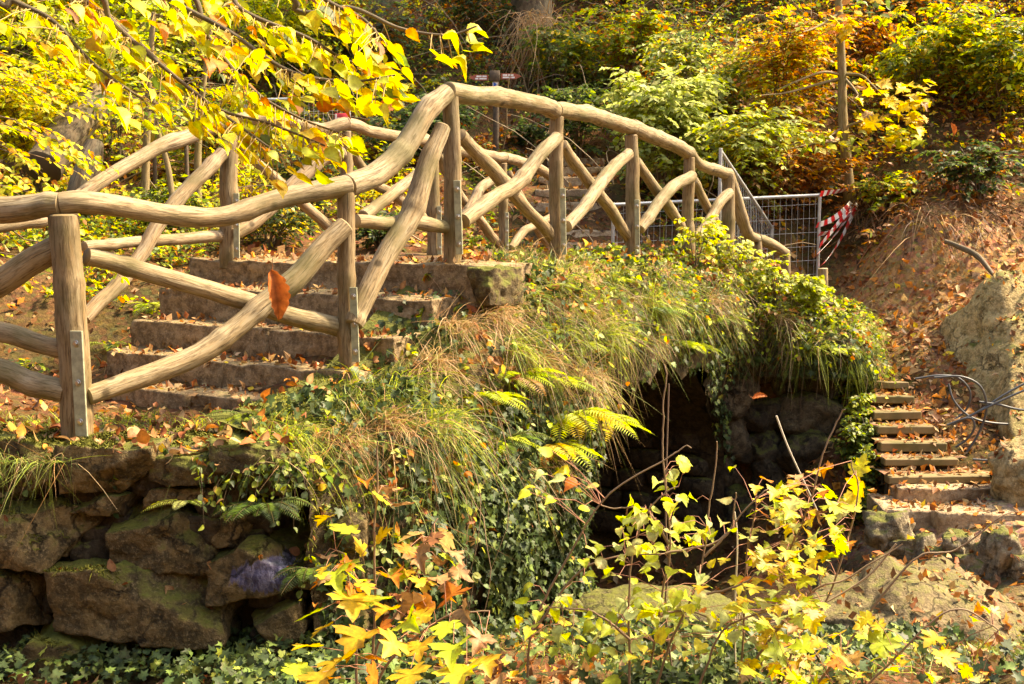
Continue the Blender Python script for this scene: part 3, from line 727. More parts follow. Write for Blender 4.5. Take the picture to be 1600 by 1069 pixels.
# arch lining
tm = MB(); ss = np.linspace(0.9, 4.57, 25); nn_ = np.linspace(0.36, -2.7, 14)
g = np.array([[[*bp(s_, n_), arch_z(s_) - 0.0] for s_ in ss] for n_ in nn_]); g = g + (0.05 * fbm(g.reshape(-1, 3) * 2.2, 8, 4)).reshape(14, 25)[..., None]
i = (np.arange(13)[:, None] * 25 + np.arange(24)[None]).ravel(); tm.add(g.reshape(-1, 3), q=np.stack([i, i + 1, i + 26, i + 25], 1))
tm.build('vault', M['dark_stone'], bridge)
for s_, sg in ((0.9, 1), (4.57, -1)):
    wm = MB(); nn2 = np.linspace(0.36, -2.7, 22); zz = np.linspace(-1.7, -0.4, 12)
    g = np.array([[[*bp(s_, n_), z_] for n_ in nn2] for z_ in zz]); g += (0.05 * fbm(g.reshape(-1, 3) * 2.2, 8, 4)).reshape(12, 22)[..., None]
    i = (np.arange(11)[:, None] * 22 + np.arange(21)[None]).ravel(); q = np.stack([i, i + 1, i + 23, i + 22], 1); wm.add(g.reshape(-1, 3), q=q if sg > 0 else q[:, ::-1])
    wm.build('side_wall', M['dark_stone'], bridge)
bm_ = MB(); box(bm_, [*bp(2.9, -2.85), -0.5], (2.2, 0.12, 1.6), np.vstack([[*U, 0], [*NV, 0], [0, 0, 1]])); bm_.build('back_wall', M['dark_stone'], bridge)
ax_b = np.vstack([[*U, 0], [*NV, 0], [0, 0, 1]])
rs = np.random.default_rng(3)
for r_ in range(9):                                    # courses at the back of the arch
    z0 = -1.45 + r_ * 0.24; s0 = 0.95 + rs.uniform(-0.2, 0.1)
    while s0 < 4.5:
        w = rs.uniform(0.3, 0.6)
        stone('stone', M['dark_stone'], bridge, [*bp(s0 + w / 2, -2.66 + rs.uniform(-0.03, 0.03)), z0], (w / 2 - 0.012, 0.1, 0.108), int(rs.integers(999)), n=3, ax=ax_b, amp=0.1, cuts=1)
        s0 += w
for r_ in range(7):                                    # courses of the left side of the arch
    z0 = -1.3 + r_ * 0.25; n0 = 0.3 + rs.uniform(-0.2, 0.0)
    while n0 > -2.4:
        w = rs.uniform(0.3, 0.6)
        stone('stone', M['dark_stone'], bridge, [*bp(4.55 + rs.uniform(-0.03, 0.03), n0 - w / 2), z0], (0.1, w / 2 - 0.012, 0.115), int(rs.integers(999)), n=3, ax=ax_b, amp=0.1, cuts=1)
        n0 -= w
# rubble stones of the right pier, in front of the core
for k, (x0, y0, x1, y1, Y) in enumerate(((1128, 585, 1190, 660, 11.45), (1122, 655, 1182, 720, 11.4), (1132, 715, 1190, 800, 11.4), (1185, 625, 1250, 690, 11.4), (1245, 635, 1330, 700, 11.25), (1180, 688, 1236, 735, 11.4),
                                         (1236, 690, 1335, 752, 11.2), (1190, 732, 1260, 800, 11.3), (1255, 748, 1350, 812, 11.1), (1130, 795, 1200, 870, 11.35), (1200, 800, 1280, 870, 11.2), (1280, 805, 1360, 880, 11.0), (1150, 540, 1230, 600, 11.5), (1235, 580, 1330, 640, 11.35), (1090, 560, 1135, 620, 11.35))):
    a, b2 = P(x0, y1, Y), P(x1, y0, Y); c = (a + b2) / 2; hf = (b2 - a) / 2
    stone('stone', M['pier_stone'] if k in (0, 1, 2, 4, 12) else M['dark_stone'], bridge, c + [rs.uniform(-.03, .03), 0.62 + rs.uniform(-.14, .1), 0], (abs(hf[0]) * 1.08, 0.3, abs(hf[2]) * 1.04), 40 + k, n=12, rnd=0.75, amp=0.24, cuts=6, ax=euler_ax(rs.uniform(-.3, .3), rs.uniform(-.25, .25), rs.uniform(-.5, .5)))  # most stones near-black: shade under the overhang put into their colour
dm = MB(); g = []
for s_ in np.linspace(-0.05, 5.4, 40):
    for n_ in np.linspace(-2.45, 0.02, 14): g.append([*bp(s_, n_), 1.70])
g = np.array(g); g[:, 2] += 0.02 * fbm(g * 3, 4, 3); i = (np.arange(39)[:, None] * 14 + np.arange(13)[None]).ravel()
dm.add(g, q=np.stack([i, i + 14, i + 15, i + 1], 1), c=np.array([0.2, 0.12, 0.06])); dm.build('deck', M['ground'], bridge)

# stone stairway up to the bridge: each slab its own part
stairs = thing('stone_stairway', 'worn sandstone steps climbing between the two log railings to the bridge', 'steps', [*bp(-0.9, -1.1), 0.75])
for k, (s_, n0, n1, z_, hh) in enumerate(((-0.12, -2.5, 0.33, 1.72, 0.15), (-0.47, -2.45, 0.16, 1.50, 0.14), (-0.80, -2.4, 0.10, 1.27, 0.13), (-1.12, -2.35, 0.06, 1.07, 0.13), (-1.45, -1.85, 0.10, 0.90, 0.12))):
    cuts = np.linspace(n0, n1, 3 if k in (0,) else 3); j = rs.uniform(-0.25, 0.25); cuts[1] += j
    for e in range(len(cuts) - 1):
        a, b2 = cuts[e], cuts[e + 1]; d_ = 0.36
        c = bp(s_ + d_ + rs.uniform(-0.03, 0.03), (a + b2) / 2)
        stone('step', M['step_stone'] if k else M['step_stone'], stairs, [*c, z_ - hh], (d_, (b2 - a) / 2 - 0.006, hh), 80 + k * 5 + e, n=22, rnd=0.05, amp=0.14, cuts=0, ax=ax_b, freq=0.8)
mb_ = stone('mossy_end_block', M['moss_stone'], stairs, [*bp(0.03, 0.34), 1.575], (0.22, 0.1, 0.13), 321, n=20, rnd=0.12, amp=0.14, cuts=3, ax=ax_b)

# ------------------------------------------------------------------ left retaining wall
wall = thing('retaining_wall', 'dark mossy wall of rough sandstone blocks below the left railing post', 'wall', (-3, 5.95, -0.4))
cm = MB(); box(cm, (-6.6, 6.42, 0.1), (5.35, 0.36, 0.66), bev=0.05); box(cm, (-6.6, 6.2, 0.77), (5.3, 0.34, 0.035), bev=0.02); cm.build('core', M['soil_dark'], wall)
WS = [(-20, 688, 82, 798, .0), (100, 696, 242, 772, -.02), (244, 690, 345, 762, .06), (338, 692, 468, 782, -.03), (112, 770, 222, 802, .06), (225, 760, 335, 802, .1),
      (-40, 796, 142, 888, -.06), (160, 800, 322, 892, .0), (335, 785, 420, 850, .12), (-60, 894, 68, 1004, -.04), (76, 884, 346, 1016, -.08), (322, 842, 486, 946, -.03),
      (392, 938, 474, 1012, .0), (8, 1000, 128, 1100, -.2), (130, 1018, 330, 1110, .05), (340, 1012, 470, 1110, .08), (475, 780, 570, 900, .14), (480, 900, 580, 1030, .12),
      (-220, 690, -25, 800, .0), (-240, 800, -45, 900, -.04), (-260, 900, -65, 1010, .02), (-230, 1010, 0, 1110, .0)]
for k, (x0, y0, x1, y1, dy) in enumerate(WS):
    Y = 5.78 + dy; a, b2 = P(x0, y1, Y), P(x1, y0, Y); c = (a + b2) / 2; hf = np.abs(b2 - a) / 2
    ms = M['wall_stone']
    if k in (2, 3, 13, 0): ms = M['moss_stone']
    if k == 11:
        pc_ = P(412, 902, Y - 0.1); ms = stone_mat('painted_stone', (0.10, 0.066, 0.026), (0.19, 0.13, 0.055), (0.03, 0.023, 0.01), 0.46, 0.3, paint=((pc_[0], pc_[1], pc_[2]), (0.2, 0.11), None))
    o = stone('stone', ms, wall, c + [0, 0.24, 0], (hf[0] * 1.0, 0.3, hf[2] * 1.0), 500 + k, n=24, rnd=0.13 if k != 13 else 0.7, amp=0.15, cuts=7, freq=1.5, ax=euler_ax(0, rs.uniform(-0.05, 0.05), rs.uniform(-0.12, 0.12)))
    if k == 11: o['label'] = 'block with smeared blue graffiti paint'

for k in range(60):                                     # small packing stones deep in the joints
    stone('stone', M['dark_stone'], wall, [rs.uniform(-3.3, -1.2), rs.uniform(5.93, 6.0), rs.uniform(-0.4, 0.72)], (rs.uniform(0.08, 0.17), 0.1, rs.uniform(0.05, 0.1)), 1500 + k, n=6, rnd=0.3, amp=0.2, cuts=3, ax=rotz(rs.uniform(-.3, .3)))

# ------------------------------------------------------------------ log railings
def path_px(pts, Ys):
    """pixel polyline with depths -> world points"""
    pts = np.asarray(pts, float); Y = np.interp(pts[:, 0], Ys[0], Ys[1]) if isinstance(Ys, tuple) else np.broadcast_to(Ys, (len(pts),))
    return np.array([P(a, b_, y) for (a, b_), y in zip(pts[:, :2], Y)]), Y
NEAR = (np.array([-200, 112, 541, 705, 871, 987, 1077, 1136, 1184, 1226, 1300]), np.array([6.05, 6.0, 7.1, 7.9, 9.2, 10.6, 11.6, 12.4, 12.8, 13.1, 13.4]))
FAR = (np.array([-200, 110, 357, 541, 675, 785, 865, 920]), np.array([6.9, 7.75, 9.0, 9.8, 11.1, 12.5, 13.8, 14.4]))
def log(name, parent, pts, rpx, depth, m, seed, dY=0.0, sides=16, bumpk=0.07):
    w, Y = path_px(pts, depth); w = w + np.array([0, dY, 0]); r = 0.87 * np.broadcast_to(np.asarray(rpx, float), (len(w),)) / FPX * Y
    mb = MB(); tube(mb, w, r, sides, bump=bumpk, seed=seed, wob=0.011); return mb.build(name, m, parent)
def anchor_plate(parent, p_top, p_bot, w, nb=3):
    mb = MB(); c = (p_top + p_bot) / 2; z = p_top - p_bot; L = np.linalg.norm(z); z = z / L
    y = np.array([0, -1.0, 0]); x = np.cross(y, z); x /= np.linalg.norm(x); y = np.cross(z, x); yw = rotz(-0.5)
    ax = np.vstack([x, y, z]) @ yw if False else np.vstack([x, y, z])
    th = R(16); x2 = x * math.cos(th) - y * math.sin(th); y2 = x * math.sin(th) + y * math.cos(th); ax = np.vstack([x2, y2, z])
    box(mb, c, (w / 2, 0.006, L / 2), ax, bev=0.002)
    for k in range(nb):
        b0 = p_bot + z * L * (0.14 + 0.74 * k / (nb - 1)) + y2 * 0.005
        tube(mb, [b0, b0 + y2 * 0.012], 0.0125, 6, seg=3, mi=1); tube(mb, [b0, b0 + y2 * 0.003], 0.019, 12, seg=3, mi=1)
    return mb.build('anchor_plate', [M['zinc'], M['bolt']], parent, smooth_=False)
near = thing('log_railing', 'near rustic railing of pale peeled logs with crossed braces in front of the steps', 'railing', P(112, 690, 6.0), 'rustic log railings of the bridge')
NP = [(99, 338, 122, 700, 27, 6.0), (541, 300, 546, 585, 16.5, 7.1), (703, 150, 707, 412, 15.5, 7.9), (870, 183, 872, 412, 13, 9.2), (986, 212, 988, 415, 12.3, 10.6), (1077, 247, 1077, 420, 10.8, 11.6), (1138, 272, 1134, 430, 11.5, 12.4), (1183, 372, 1186, 470, 9, 12.8), (1226, 397, 1227, 490, 9.5, 13.1)]
for k, (x0, y0, x1, y1, r, Y) in enumerate(NP):
    a, b2 = P(x0, y0, Y), P(x1, y1, Y + 0.02)
    mb = MB(); mid = (a + b2) / 2 + np.array([0.012 * (-1) ** k, 0, 0]); tube(mb, [b2, mid, a], np.array([1.06, 1.0, 0.95]) * 0.87 * r / FPX * Y, 18, bump=0.045, seed=10 + k, wob=0.008)
    post = mb.build('post', M['post'], near)
    pl = {0: (119, 517, 128, 682, 0.074), 1: (552, 449, 556, 566, 0.05), 2: (714, 282, 718, 398, 0.05), 3: (879, 294, 881, 398, 0.045), 4: (995, 312, 996, 398, 0.045)}.get(k)
    if pl:
        rr = 0.9 * r / FPX * Y; anchor_plate(post, P(pl[0], pl[1], Y - rr * 0.97), P(pl[2], pl[3], Y - rr * 0.95), pl[4])
RAILS = [([(-120, 338), (-40, 330), (0, 327), (60, 321), (94, 319)], [27, 26, 25, 22, 20.5]), ([(95, 319), (130, 316), (200, 325), (280, 337), (350, 338), (420, 317), (480, 302), (543, 290)], [20, 20.5, 19, 18, 18.5, 18, 18, 19]),
         ([(544, 290), (585, 274), (622, 243), (645, 208), (668, 170), (698, 145)], [19.5, 20.5, 20, 20, 20, 17]), ([(700, 143), (760, 150), (810, 157), (850, 164), (868, 174)], [17, 16.5, 16, 15.5, 15]),
         ([(868, 172), (905, 176), (950, 187), (988, 199)], [14.5, 14, 13.5, 13.5]), ([(988, 199), (1015, 211), (1050, 225), (1078, 240)], [14, 13.5, 13, 12]), ([(1079, 240), (1092, 256), (1118, 266), (1138, 272)], [10, 9.5, 9.5, 10.5]),
         ([(1140, 272), (1150, 305), (1162, 345), (1172, 366), (1184, 374)], [9, 9, 8.5, 8.5, 8.5]), ([(1184, 372), (1205, 382), (1228, 397)], [9, 9.5, 9])]
for k, (p_, r_) in enumerate(RAILS): log('top_rail', near, p_, r_, NEAR, M['log'], 30 + k, 0.0, 20, 0.06)
BR = [([(84, 388), (40, 414), (-30, 452), (-120, 500)], [25, 25, 26, 26], 0.05), ([(98, 548), (50, 532), (0, 520), (-120, 495)], [17, 17, 18, 18], 0.03), ([(102, 612), (50, 598), (0, 578), (-120, 545)], [20, 21, 21, 21], 0.0),
      ([(128, 402), (200, 420), (300, 447), (380, 470), (440, 492), (540, 517)], [16, 17, 17, 17, 17, 16], 0.07), ([(145, 616), (220, 590), (290, 563), (350, 527), (400, 488), (450, 447), (500, 396), (542, 353)], [18, 19, 20, 20, 19, 20, 20, 17], -0.07),
      ([(693, 200), (672, 250), (652, 318), (632, 358), (600, 412), (572, 470), (556, 505)], [14, 17, 20, 20, 18, 18, 17], -0.1), ([(556, 346), (600, 349), (640, 346), (680, 352), (706, 358)], [12, 12, 13, 12, 11], 0.02),
      ([(718, 210), (750, 243), (785, 283), (830, 333), (874, 384)], [12, 13, 14, 11, 11], 0.08), ([(870, 216), (842, 243), (812, 284), (780, 306), (724, 346)], [11.5, 12.5, 14, 13, 14], -0.08),
      ([(880, 225), (905, 263), (930, 295), (960, 335), (991, 388)], [9.5, 10, 11, 10, 10], 0.08), ([(981, 241), (955, 264), (932, 292), (908, 328), (884, 354)], [10, 11, 12, 11, 11.5], -0.08),
      ([(996, 252), (1015, 279), (1035, 308), (1060, 342), (1080, 376)], [9, 9, 10, 9, 9], 0.08), ([(1079, 276), (1052, 291), (1030, 313), (1012, 338), (998, 358)], [10.5, 11, 11, 10, 10], -0.08),
      ([(1086, 282), (1100, 310), (1116, 340), (1130, 370)], [8, 8, 8, 8], 0.06), ([(1137, 302), (1120, 320), (1106, 346), (1086, 372)], [9.5, 9.5, 9, 9], -0.08), ([(1143, 290), (1152, 325), (1166, 360), (1180, 400)], [10, 9, 8, 8], 0.1)]
for k, (p_, r_, dy) in enumerate(BR): log('brace', near, p_, r_, NEAR, M['log'], 60 + k, dy, 18, 0.075)
far = thing('log_railing', 'far railing of thinner peeled logs behind the steps under the yellow branch', 'railing', P(357, 402, 9.0), 'rustic log railings of the bridge')
FP = [(110, 322, 112, 520, 14, 7.75), (357, 212, 358, 418, 16, 9.0), (541, 206, 543, 420, 13, 9.8), (675, 225, 677, 410, 11, 11.1), (785, 256, 786, 405, 8.5, 12.5), (866, 288, 867, 405, 7.5, 13.8)]
for k, (x0, y0, x1, y1, r, Y) in enumerate(FP):
    mb = MB(); tube(mb, [P(x1, y1, Y), P((x0 + x1) / 2 + 1, (y0 + y1) / 2, Y), P(x0, y0, Y)], np.array([1.05, 1, .9 if k != 2 else .6]) * 0.88 * r / FPX * Y, 14, bump=0.05, seed=110 + k, wob=0.008)
    post = mb.build('post', M['post'], far)
    pl = {1: (369, 302, 370, 404, 0.05), 3: (686, 322, 687, 398, 0.045), 4: (792, 332, 792, 392, 0.04)}.get(k)
    if pl: anchor_plate(post, P(pl[0], pl[1], Y - r / FPX * Y * 0.95), P(pl[2], pl[3], Y - r / FPX * Y * 0.95), pl[4])
FR = [([(-120, 372), (0, 356), (75, 344), (112, 318)], [10, 10, 11, 12]), ([(112, 314), (150, 288), (195, 260), (245, 233), (300, 212), (338, 196)], [12, 12.5, 12.5, 13, 13, 14]), ([(338, 196), (400, 184), (450, 190), (500, 202), (540, 193)], [13, 12.5, 12, 11, 12]),
      ([(540, 193), (580, 204), (640, 217), (676, 223)], [11.5, 10, 10, 10.5]), ([(676, 223), (725, 236), (760, 243), (787, 246)], [9.5, 9.5, 9, 9]), ([(787, 246), (820, 255), (845, 266), (868, 282)], [9, 9.5, 9, 8.5])]
for k, (p_, r_) in enumerate(FR): log('top_rail', far, p_, r_, FAR, M['log_far'], 130 + k, 0.0, 14, 0.06)
FB = [([(352, 240), (310, 284), (255, 350), (228, 396), (185, 448), (138, 496)], [12, 13, 13, 13, 14, 13], -0.08), ([(128, 386), (200, 379), (280, 374), (358, 369)], [10, 10, 10.5, 11], 0.04), ([(372, 228), (410, 264), (450, 300), (520, 362)], [8.5, 9, 9.5, 10], 0.08),
      ([(538, 240), (500, 254), (462, 288), (420, 332), (368, 366)], [12, 12.5, 13, 13, 12], -0.08), ([(550, 238), (580, 284), (612, 304), (650, 332), (680, 360)], [8, 9, 9, 9, 9], 0.08), ([(660, 268), (630, 292), (600, 315), (570, 338)], [9, 10, 11, 11], -0.08),
      ([(684, 240), (715, 300), (750, 344), (784, 388)], [7, 8, 8, 8], 0.08), ([(786, 276), (755, 292), (740, 315), (720, 350)], [8, 9, 9, 9], -0.08), ([(795, 270), (820, 320), (845, 368), (862, 390)], [6.5, 7, 7, 7], 0.06), ([(864, 338), (835, 352), (815, 365), (798, 388)], [7, 7.5, 7.5, 7], -0.06)]
for k, (p_, r_, dy) in enumerate(FB): log('brace', far, p_, r_, FAR, M['log_far'], 150 + k, dy, 14, 0.07)

# ------------------------------------------------------------------ right timber stairway, path, rocks
ts = thing('timber_stairway', 'narrow timber edged steps full of leaves beside the sandy boulder', 'steps', (3.85, 10, -0.4))
for k in range(11):
    py = [742, 715, 690, 665, 642, 618, 596, 573, 553, 533, 516][k]; Y = 10.0 + 0.3 * k; z = P(1450, py, Y)[2]; xr = [4.33, 4.2, 4.16, 4.14, 4.17, 4.15, 4.18, 4.1, 4.22, 4.18, 4.3][k]
    x0 = 3.40 + 0.062 * k; mb = MB(); hz = 0.038
    hz *= rs.uniform(0.85, 1.2); xr += rs.uniform(-0.05, 0.05); tube_ax = euler_ax(rs.uniform(-0.1, 0.06), rs.uniform(-0.022, 0.022), rs.uniform(-0.05, 0.05))
    box(mb, ((x0 + xr) / 2, Y, z - hz), ((xr - x0) / 2, 0.06, hz), tube_ax, bev=0.008)
    rm = MB(); box(rm, ((x0 + xr) / 2, Y + 0.05, z - 0.15), ((xr - x0) / 2 - 0.02, 0.03, 0.098)); RISER = rm
    stp = mb.build('step', M['timber'], ts, smooth_=False); RISER.build('riser', M['soil_dark'], stp, smooth_=False)
    sm = MB(); g = np.array([[x, y, z - 0.012 - 0.01 * (y - Y)] for y in np.linspace(Y + 0.04, Y + 0.34, 5) for x in np.linspace(x0, xr + 0.12, 12)]); g[:, 2] += 0.012 * fbm(g * 5, 3, 3)
    i = (np.arange(4)[:, None] * 12 + np.arange(11)[None]).ravel(); sm.add(g, q=np.stack([i, i + 1, i + 13, i + 12], 1), c=np.array([0.42, 0.25, 0.13])); sm.build('tread', M['ground'], stp)
pathst = thing('stone_landing', 'broad worn sandstone slabs at the foot of the timber steps', 'steps', (4.3, 9.4, -0.6))
for k, (x0, y0, x1, y1, Y, d_) in enumerate(((1405, 766, 1580, 790, 9.75, 0.22), (1385, 800, 1490, 824, 9.4, 0.3), (1480, 808, 1720, 836, 9.1, 0.4))):
    a, b2 = P(x0, y1, Y), P(x1, y0, Y); c = (a + b2) / 2
    stone('slab', M['path_stone'], pathst, [c[0], Y + d_, b2[2] - 0.09], ((b2[0] - a[0]) / 2, d_, 0.1), 700 + k, n=13, rnd=0.08, amp=0.1, cuts=1, ax=rotz(-0.04 - 0.05 * k))
ROCKS = [(1362, 800, 1432, 856, 8.95, 'dark angular rock at the left end of the row edging the path'), (1408, 836, 1470, 880, 8.75, 'flat topped rock second in the row edging the path'), (1440, 856, 1500, 904, 8.6, 'low pale rock at the bottom of the row edging the path'),
         (1474, 836, 1520, 884, 8.6, 'upright grey rock in the middle of the row edging the path'), (1493, 866, 1530, 912, 8.5, 'small dark rock wedged below the upright one on the path edge'), (1538, 834, 1590, 918, 8.4, 'tall split rock with dark crack on the path edge'),
         (1582, 862, 1660, 930, 8.3, 'rock cut by the right frame edge beside the tall split rock'), (1578, 702, 1690, 790, 9.5, 'rounded sandy boulder standing right of the lowest timber step')]
for k, (x0, y0, x1, y1, Y, lab) in enumerate(ROCKS):
    a, b2 = P(x0, y1, Y), P(x1, y0, Y); c = (a + b2) / 2; hf = np.abs(b2 - a) / 2
    o = stone('rock', M['grey_stone'] if k < 7 else M['boulder'], None, c + [0, hf[0] * 0.4, -0.03], (hf[0] * 1.08, max(0.12, hf[0] * 0.9), hf[2] * 1.15), 720 + k, n=16, rnd=0.35 if k < 7 else 0.75, amp=0.24, cuts=8, ax=rotz(rs.uniform(-0.6, 0.6)))
    tag(o, lab, 'rock', 'rocks edging the path' if k < 7 else None)
c = P(1715, 640, 11.0); bl = stone('boulder', M['slab'], None, c + [0.1, 0.85, -0.1], (1.42, 0.95, 1.12), 907, n=46, rnd=0.12, amp=0.09, cuts=5, freq=1.8, ridge=0.05, ax=euler_ax(R(-50), R(-10), R(6)))
tag(bl, 'huge leaning sandstone boulder with mossy top and cables', 'boulder')
c = P(1420, 935, 7.4); bl = stone('boulder', M['low_boulder'], None, c + [0.15, 0.1, -0.28], (0.72, 0.55, 0.32), 903, n=30, rnd=0.5, amp=0.15, cuts=5, ridge=0.06, ax=euler_ax(R(10), R(22), R(-25)))
tag(bl, 'low smooth boulder sloping down below the path edge rocks', 'boulder')
c = P(1470, 1040, 6.2); bl = stone('boulder', M['low_boulder'], None, c + [0, 0.1, -0.12], (0.4, 0.3, 0.16), 904, n=14, rnd=0.6, amp=0.12, cuts=3, ax=euler_ax(0, R(8), R(20)))
tag(bl, 'half buried mossy boulder at the bottom right under fallen leaves', 'boulder')
c = P(900, 925, 7.6); bl = stone('boulder', M['pier_stone'], None, P(1030, 955, 7.9) + [0, 0.2, -0.16], (0.6, 0.35, 0.2), 905, n=16, rnd=0.6, amp=0.1, cuts=3)  # darker stone chosen so its colour stands in for shade before the arch
tag(bl, 'smooth low boulder lying before the dark arch', 'boulder')
CAB = [([(1430, 592), (1465, 586), (1495, 590), (1515, 612), (1512, 640), (1490, 660)], 11.0), ([(1482, 600), (1488, 625), (1510, 648), (1545, 660), (1600, 664), (1680, 662)], 10.6), ([(1488, 664), (1530, 640), (1580, 608), (1680, 560)], 10.55), ([(1495, 660), (1560, 626), (1610, 604), (1690, 575)], 10.5),
       ([(1460, 590), (1500, 588), (1530, 604), (1541, 640), (1530, 680), (1512, 710)], 10.5), ([(1480, 664), (1512, 652), (1520, 666), (1512, 685), (1495, 700)], 10.5), ([(1520, 718), (1550, 716), (1590, 692), (1680, 640)], 10.3), ([(1530, 628), (1560, 632), (1600, 640), (1680, 640)], 10.5)]
cab = thing('cable', 'tangle of grey cable loops thrown over the sandy boulder', 'cable', P(1540, 650, 10.5))
for k, (p_, Y) in enumerate(CAB):
    w, _ = path_px(p_, Y); mb = MB(); tube(mb, w + np.array([[0, -0.04 * math.sin(i), 0] for i in range(len(w))]), 0.011, 8, seg=40); mb.build('cable_strand', M['cable'], cab)

# ------------------------------------------------------------------ hill stairway beyond the bridge
hs_ = thing('hill_stairway', 'leaf strewn stone steps climbing the hillside beyond the bridge', 'steps', P(890, 390, 13.6))
for k, py in enumerate((382, 362, 340, 318, 297, 277, 262, 248, 237)):
    Y = 13.9 + 0.36 * k; z = P(890, py, Y)[2]; x0, x1 = P(812 + 6 * k, py, Y)[0], P(965 - 3 * k, py, Y)[0]
    stone('step', M['path_stone'], hs_, [(x0 + x1) / 2, Y + 0.3, z - 0.09], ((x1 - x0) / 2, 0.3, 0.1), 800 + k, n=9, rnd=0.1, amp=0.12, cuts=1, ax=rotz(rs.uniform(-0.05, 0.05)))

# ------------------------------------------------------------------ fences, tapes, signs
def fence_panel(label, a, b_, hgt, nvert, nhor, post_l=True, post_r=True, wr=0.0021):
    """wire mesh panel between two bottom points a and b_"""
    t = thing('wire_fence', label, 'fence', a, 'temporary wire mesh fence panels'); a = np.asarray(a, float); b_ = np.asarray(b_, float); up = np.array([0, 0, hgt])
    for nm, p_, q_ in (('top_bar', a + up, b_ + up), ('bottom_bar', a + up * 0.04, b_ + up * 0.04), ('post', a - [0, 0, .1], a + up * 1.02), ('post', b_ - [0, 0, .1], b_ + up * 1.02)):
        mb = MB(); tube(mb, [p_, q_], 0.021, 8, seg=4); mb.build(nm, M['fence_steel'], t)
    mb = MB(); f = np.linspace(0.02, 0.98, nvert)[:, None]; lo = a + (b_ - a) * f + up * 0.04; hi = lo + up * 0.955
    tubes(mb, np.stack([lo, (lo + hi) / 2, hi], 1), wr, wr, 4, (0.4, 0.4, 0.4))
    f = np.linspace(0.1, 0.9, nhor)[:, None]; l0 = a + up * f; r0 = b_ + up * f; dd = np.array([0, -0.008, 0])
    tubes(mb, np.stack([l0 + dd, (l0 + r0) / 2 + dd, r0 + dd], 1), wr * 1.15, wr * 1.15, 4, (0.4, 0.4, 0.4))
    tag(mb.build('wire_mesh', M['fence_steel'], t), kind='stuff'); return t
a = P(958, 320, 13.6); b_ = P(1281, 305, 14.0); hh = a[2] - 1.15
fence_panel('wire fence panel below the steps tied with red and white tape', [a[0], a[1], 1.15], [b_[0], b_[1], b_[2] - hh], hh, 34, 6)
a = P(1126, 236, 12.7); b_ = P(1206, 356, 14.3)
fence_panel('wire fence panel seen nearly edge on beside the end of the railing', [a[0], a[1], a[2] - 1.4], [b_[0], b_[1], b_[2] - 1.4], 1.4, 30, 5)
a = P(383, 157, 15); b_ = P(545, 152, 15); 
bf = fence_panel('wire fence panel behind the far railing with red notice', [a[0], a[1], a[2] - 1.7], [b_[0], b_[1], b_[2] - 1.7], 1.7, 22, 7)
def sign_plate(mb, p0, p1, th, mi=0):
    box(mb, (p0 + p1) / 2, (abs(p1[0] - p0[0]) / 2, th, abs(p1[2] - p0[2]) / 2), bev=0.004, mi=mi)
nt_ = thing('notice_sign', 'small red and white notice hanging on the wire fence', 'sign', P(533, 184, 14.95))
mb = MB(); sign_plate(mb, P(523, 192, 14.94), P(543, 177, 14.94), 0.006); mb.build('plate', M['red'], nt_)
mb = MB(); box(mb, P(533, 185.5, 14.93), (0.05, 0.004, 0.012)); box(mb, P(534, 189, 14.93), (0.06, 0.004, 0.008)); box(mb, P(525, 184, 14.93), (0.012, 0.004, 0.05)); mb.build('lettering', M['white'], nt_)
yb = thing('yellow_board', 'faded yellow board standing among saplings behind the far railing', 'board', P(264, 222, 12.8))
mb = MB(); sign_plate(mb, P(232, 222, 12.8), P(262, 200, 12.8), 0.012); mb.build('panel', M['yellow'], yb)
mb = MB(); sign_plate(mb, P(263, 221, 12.82), P(298, 198, 12.82), 0.012); mb.build('panel', M['yellow'], yb)
for x in (240, 290):
    mb = MB(); p0 = P(x, 200, 12.9); tube(mb, [[p0[0], p0[1], float(H(p0[0], p0[1])[0]) - 0.1], p0], 0.025, 8, seg=5); mb.build('post', M['pole_wood'], yb)
sp_ = thing('signpost', 'wooden signpost with two brown arrow boards and a blue arrow plate', 'signpost', P(775, 245, 16.5))
p0 = P(775, 118, 16.5); mb = MB(); tube(mb, [[p0[0], p0[1], float(H(p0[0], p0[1])[0]) - 0.2], p0], 0.045, 10, seg=8); mb.build('pole', M['pole_wood'], sp_)
def arrow_board(x0, x1, y0, y1, Y):
    """arrow board pointing towards x1"""
    a, b2 = P(x0, y1, Y), P(x1, y0, Y); zt, zb = b2[2], a[2]; zm = (zt + zb) / 2; sg = 1 if x1 > x0 else -1; tip = b2[0]; sh = tip - sg * 0.09
    o = np.array([(a[0], zb), (sh, zb), (tip, zm), (sh, zt), (a[0], zt)]); mb = MB(); m = 5
    v = np.vstack([np.column_stack([o[:, 0], np.full(5, Y - 0.015), o[:, 1]]), np.column_stack([o[:, 0], np.full(5, Y + 0.015), o[:, 1]])])
    q = [[i, (i + 1) % m, m + (i + 1) % m, m + i] for i in range(m)]
    mb.add(v, t=[[0, 1, 4], [1, 3, 4], [1, 2, 3], [5, 9, 6], [6, 9, 8], [6, 8, 7]], q=q); bd = mb.build('arrow_board', M['sign_red'], sp_, smooth_=False)
    lt = MB(); L = abs(x1 - x0); 
    for f0, f1, dz in ((0.08, 0.3, 0.2), (0.34, 0.6, 0.2), (0.08, 0.45, -0.2), (0.5, 0.66, -0.2)):
        xa = a[0] + (tip - a[0]) * f0; xb = a[0] + (tip - a[0]) * f1; box(lt, ((xa + xb) / 2, Y - 0.017, zm + dz * (zt - zb)), (abs(xb - xa) / 2, 0.002, 0.011))
    lt.build('lettering', M['white'], bd)
    return bd
arrow_board(763, 732, 117, 126, 16.45); arrow_board(783, 815, 115, 124, 16.45)
